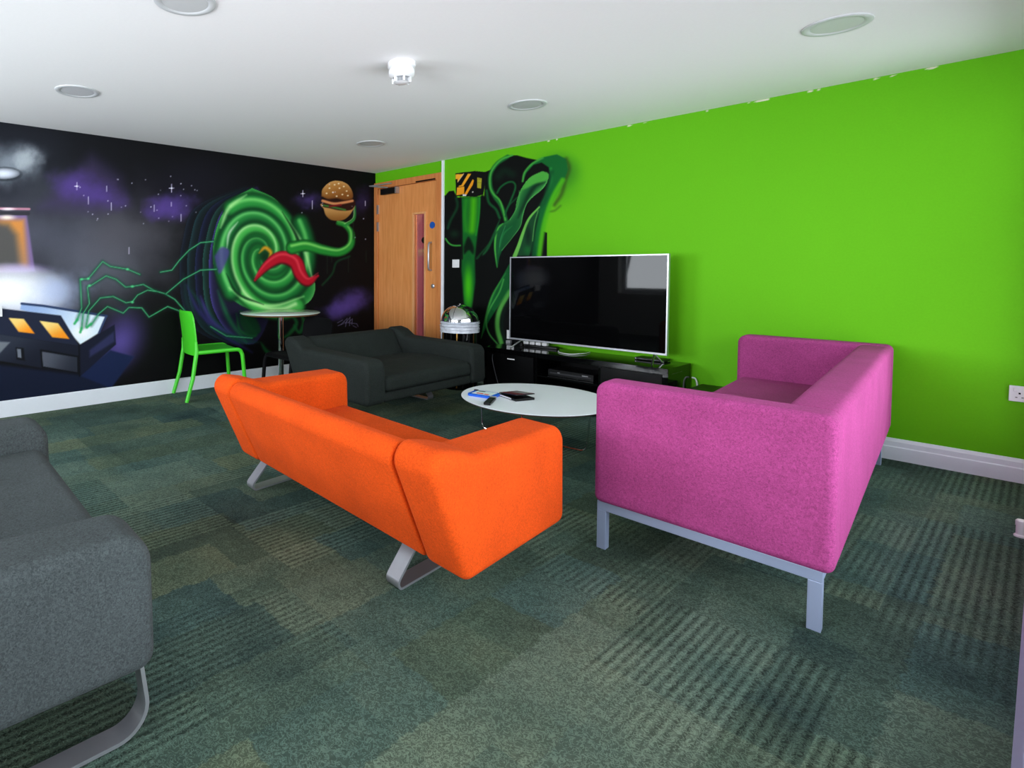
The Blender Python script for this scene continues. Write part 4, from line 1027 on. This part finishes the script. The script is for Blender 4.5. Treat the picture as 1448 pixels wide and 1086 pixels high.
# low black box right of the stand
t = empty('floor_box', (3.735, -.20, 0), 0, 'low black box on the floor between the television stand and pink sofa', 'box')
bevel(flat_box('cabinet', (0, 0, .012), 0, .22, .30, .30, M['black_satin'], t), .006, 2)
for dx in (-.08, .08):
    for dy in (-.12, .12): flat_box('foot', (dx, dy, 0), 0, .03, .03, .012, M['black_plastic'], t)

# ------------------------------------------------------------------ wall plates
def plate(name, x, z, w, h, label, cat, kind):
    t = empty(name, (x, -.001, z), 0, label, cat)
    bevel(obj('face_plate', box((-w / 2, -.009, -h / 2), (w / 2, 0, h / 2)), M['plastic_white'], t, False), .002)
    if kind == 'switch':
        bevel(obj('rocker', box((-.016, -.0135, -.018), (.016, -.009, .018)), M['plastic_white'], t, False), .002)
    else:
        for sx in (-.036, .036) if w > .1 else (0,):
            bevel(obj('rocker', box((sx - .022 if sx < 0 else sx - .006, -.0135, .012), (sx - .008 if sx < 0 else sx + .008, -.009, .032)), M['plastic_white'], t, False), .0015)
            bm = bmesh.new(); bx(bm, (sx - .004, -.0096, -.002), (sx + .004, -.009, .007)); bx(bm, (sx - .015, -.0096, -.022), (sx - .007, -.009, -.018)); bx(bm, (sx + .007, -.0096, -.022), (sx + .015, -.009, -.018))
            obj('pin_holes', bm, M['black_satin'], t, False)
    return t
plate('light_switch', 1.259, 1.232, .09, .086, 'white light switch on the painted wall beside the door', 'light switch', 'switch')
plate('wall_socket', 5.186, .486, .148, .086, 'white double socket low on the green wall at the right edge', 'socket', 'socket')
plate('wall_socket', 1.94, .53, .08, .086, 'white socket on the wall at the left edge of the television', 'socket', 'socket')
t = plate('wall_socket', 0, 0, .148, .086, 'white socket on the black wall at the left edge of the photo', 'socket', 'socket'); t.location = (.001, -4.14, .853); t.rotation_euler = (0, 0, PI / 2)
t = empty('plug', (1.94, -.012, .485), 0, 'pale plug hanging below the socket beside the television', 'plug')
bevel(obj('plug_body', box((-.025, -.035, -.045), (.025, 0, -.008)), M['plastic_grey'], t, False), .005)
t = empty('door_stop', (5.19, -.985, 0), 0, 'tiny white door stop on the carpet at the right edge', 'door stop')
bm = bmesh.new(); lathe(bm, [(0, 0), (.022, 0), (.022, .006), (.016, .012), (.016, .05), (0, .05)], 20); obj('post', bm, M['plastic_white'], t)
bm = bmesh.new(); lathe(bm, [(0, .049), (.018, .049), (.018, .07), (.014, .075), (0, .075)], 20); obj('buffer', bm, M['plastic_white'], t)

# ------------------------------------------------------------------ chairs and bistro table
def make_chair(name, loc, rz, mat, label):
    t = empty(name, loc, rz, label, 'chair', 'moulded plastic chairs')
    w, hz = .225, .45                         # half width, seat height; faces +y
    # seat shell
    bm = bmesh.new(); nx, ny = 11, 12; top = []; bot = []
    for j in range(ny + 1):
        v = -.20 + .42 * j / ny; r1, r2 = [], []
        for i in range(nx + 1):
            u = -1 + 2 * i / nx
            dip = -.012 * (1 - u * u) * math.sin(PI * j / ny) - (.02 * max(0, (v - .16) / .06) ** 2)
            r1.append(bm.verts.new((u * (w - .004), v, hz + dip))); r2.append(bm.verts.new((u * (w - .004), v, hz + dip - .014)))
        top.append(r1); bot.append(r2)
    def shell(A, B):
        n, m_ = len(A) - 1, len(A[0]) - 1
        for j in range(n):
            for i in range(m_):
                bm.faces.new((A[j][i], A[j][i + 1], A[j + 1][i + 1], A[j + 1][i])); bm.faces.new((B[j][i], B[j + 1][i], B[j + 1][i + 1], B[j][i + 1]))
        for j in range(n):
            bm.faces.new((A[j][0], A[j + 1][0], B[j + 1][0], B[j][0])); bm.faces.new((A[j][m_], B[j][m_], B[j + 1][m_], A[j + 1][m_]))
        for i in range(m_):
            bm.faces.new((A[0][i], B[0][i], B[0][i + 1], A[0][i + 1])); bm.faces.new((A[n][i], A[n][i + 1], B[n][i + 1], B[n][i]))
    shell(top, bot); obj('seat', bm, mat, t, angle=50)
    # back shell, curved, with rounded upper corners
    bm = bmesh.new(); A, B = [], []; n = 14
    for j in range(n + 1):
        f = j / n; z = hz - .045 + .40 * f
        y = -.20 - .012 * f - .028 * f * f
        ww = (w - .004) * (1 - .0 * f) if f < .8 else (w - .004) * (1 - .22 * ((f - .8) / .2) ** 2.2)
        r1, r2 = [], []
        for i in range(12 + 1):
            u = -1 + 2 * i / 12
            yy = y - .03 * (1 - u * u)
            r1.append(bm.verts.new((u * ww, yy, z))); r2.append(bm.verts.new((u * ww, yy - .014, z)))
        A.append(r1); B.append(r2)
    shell(A, B); obj('backrest', bm, mat, t, angle=50)
    for s_ in (-1, 1):
        # front leg runs into the side rail in one bend, rear leg rakes back
        x = s_ * (w - .012)
        P = [(x, -.20, hz - .018), (x, .12, hz - .012), (x, .19, hz - .018), (x, .215, hz - .05), (x + s_ * .004, .225, hz - .11), (x + s_ * .012, .25, 0.0)]
        bm = bmesh.new(); tube(bm, [tuple(p) for p in curve(P, 5)], .018, 10); obj('leg', bm, mat, t)
        bm = bmesh.new(); tube(bm, [(x, -.215, hz + .08), (x, -.21, hz - .01), (x + s_ * .008, -.25, hz * .45), (x + s_ * .014, -.31, 0)], [.014, .02, .019, .017], 10); obj('leg', bm, mat, t)
    return t
make_chair('plastic_chair', (.30, -2.385, 0), math.radians(-9), M['green_plastic'], 'bright green plastic chair facing the small round table by the mural')
bc = make_chair('plastic_chair', (.87, -1.80, 0), math.radians(180), M['matte_black'], 'black plastic chair between the round table and the charcoal sofa')
bc.scale = (1, 1, .885)

t = empty('bistro_table', (.408, -1.682, 0), 0, 'small round table with pale top on a chrome column in front of the mural', 'table')
bm = bmesh.new(); lathe(bm, [(0, .738), (.39, .738), (.40, .742), (.40, .746), (.396, .75), (0, .75)], 72); tp = obj('tabletop', bm, M['glass_green'], t, angle=50)
bm = bmesh.new(); lathe(bm, [(.0, .726), (.376, .726), (.386, .7375), (0, .7375)], 72); obj('under_edge', bm, M['edge_wood'], tp)
bm = bmesh.new(); lathe(bm, [(.06, .7255), (.06, .715), (.03, .70), (.03, .025), (0, .025)], 28); obj('column', bm, M['chrome'], t)
bm = bmesh.new(); lathe(bm, [(0, 0), (.225, 0), (.225, .006), (.215, .012), (.06, .024), (.035, .03), (0, .03)], 56); bs = obj('base_disc', bm, M['black_gloss'], t, angle=50)
bm = bmesh.new(); lathe(bm, [(.226, 0), (.229, .002), (.229, .007), (.222, .012), (.217, .0125)], 56); obj('base_rim', bm, M['chrome'], bs)

# ------------------------------------------------------------------ dome-topped bin
t = empty('dome_bin', (1.585, -.34, 0), 0, 'tall bin with shiny domed steel lid and pale liner beside the door', 'bin')
R = .183
bm = bmesh.new(); lathe(bm, [(0, 0), (R * .9, 0), (R * .92, .02), (R * .92, .60), (0, .60)], 48); bd = obj('bin_body', bm, M['black_gloss'], t, angle=50)
bm = bmesh.new(); prof = [(R, .66)]
for k in range(1, 13): a = k / 12 * PI / 2; prof.append((R * math.cos(a) if k < 12 else 0, .66 + .165 * math.sin(a)))
lathe(bm, prof, 56); dm = obj('dome_lid', bm, M['chrome'], t)
for k in range(4):
    a = k * PI / 4 + .3
    bm = bmesh.new(); tube(bm, [((R + .001) * math.cos(q) * math.cos(a), (R + .001) * math.cos(q) * math.sin(a), .66 + .1655 * math.sin(q)) for q in np.linspace(0, PI, 25)], .0016, 6); obj('dome_seam', bm, M['black_satin'], dm)
bm = bmesh.new(); lathe(bm, [(0, .823), (.01, .823), (.01, .834), (0, .837)], 16); obj('dome_knob', bm, M['chrome'], dm)
bm = bmesh.new(); prof = []
for k in range(13): prof.append((R + .006 + .004 * math.sin(k * 2.1) + .003 * math.cos(k * 3.7), 0.555 + .108 * k / 12))
lathe(bm, prof, 64)
for v in bm.verts:
    a = math.atan2(v.co.y, v.co.x); k = 1 + .012 * math.sin(9 * a + v.co.z * 90) + .008 * math.sin(17 * a + v.co.z * 60); v.co.x *= k; v.co.y *= k
obj('bin_liner', bm, M['bag'], t, angle=80)
for k in range(18):
    a = 2 * PI * k / 18
    bm = bmesh.new(); bx(bm, (R * .915, -.006, .02), (R * .935, .006, .60), Matrix.Rotation(a, 4, 'Z')); obj('body_stave', bm, M['brass'] if k % 3 == 0 else M['black_satin'], bd, False)

# ------------------------------------------------------------------ daylight
w = bpy.data.worlds.new('overcast_sky'); bpy.context.scene.world = w; w.use_nodes = True
bg = w.node_tree.nodes['Background']; bg.inputs['Color'].default_value = (0.80, 0.90, 1.0, 1); bg.inputs['Strength'].default_value = 1.0
struct('ground_outside', box((-8, -16, -.4), (16, YF - .35, -.35)), M['outside'], 'pale paving outside the windows')
def area(name, loc, direction, sx, sy, power, col=(1, 1, 1)):
    l = bpy.data.lights.new(name, 'AREA'); l.shape = 'RECTANGLE'; l.size = sx; l.size_y = sy; l.energy = power; l.color = col
    o = bpy.data.objects.new(name, l); C.objects.link(o); o.location = loc
    o.rotation_euler = Vector(direction).to_track_quat('-Z', 'Y').to_euler()
    return o
SKY = (0.88, 0.94, 1.0)
area('daylight_side', (XR + .50, (WY0 + WY1) / 2 + .1, 1.16), (-1, 0, .02), 5.7, 2.0, 222, SKY)
for k, (a, b) in enumerate(FW):
    area('daylight_front', ((a + b) / 2, YF - .75, 1.45), (0, 1, .42), 1.9, 1.4, 190, SKY)
cl_ = bpy.data.lights.new('corridor_fill', 'POINT'); cl_.energy = 42; cl_.shadow_soft_size = .15; cl_.color = (1, .93, .88)  # unseen point light added to brighten the corridor behind the door glass
co = bpy.data.objects.new('corridor_fill', cl_); C.objects.link(co); co.location = (1.5, .5, 2.1)

# ------------------------------------------------------------------ camera
cam = bpy.data.cameras.new('camera'); co = bpy.data.objects.new('camera', cam); C.objects.link(co)
cx, cy, F = 471.34, 415.46, 813.74
yaw, pitch, roll = 0.8941, 0.0439, -0.0036
f = Vector((-math.sin(yaw) * math.cos(pitch), math.cos(yaw) * math.cos(pitch), -math.sin(pitch)))
r = Vector((math.cos(yaw), math.sin(yaw), 0)); u = r.cross(f)
r2 = r * math.cos(roll) + u * math.sin(roll); u2 = -r * math.sin(roll) + u * math.cos(roll)
mw = Matrix((r2, u2, -f)).transposed().to_4x4(); mw.translation = (5.2328, -4.8752, 1.1836)
co.matrix_world = mw
cam.sensor_fit = 'HORIZONTAL'; cam.sensor_width = 36.0; cam.lens = F / 1448 * 36.0
cam.shift_x = (724 - cx) / 1448; cam.shift_y = (cy - 543) / 1448
cam.clip_start = 0.02
bpy.context.scene.camera = co
sc = bpy.context.scene
sc.view_settings.view_transform = 'Standard'
sc.view_settings.look = 'None'
sc.view_settings.exposure = 0.0
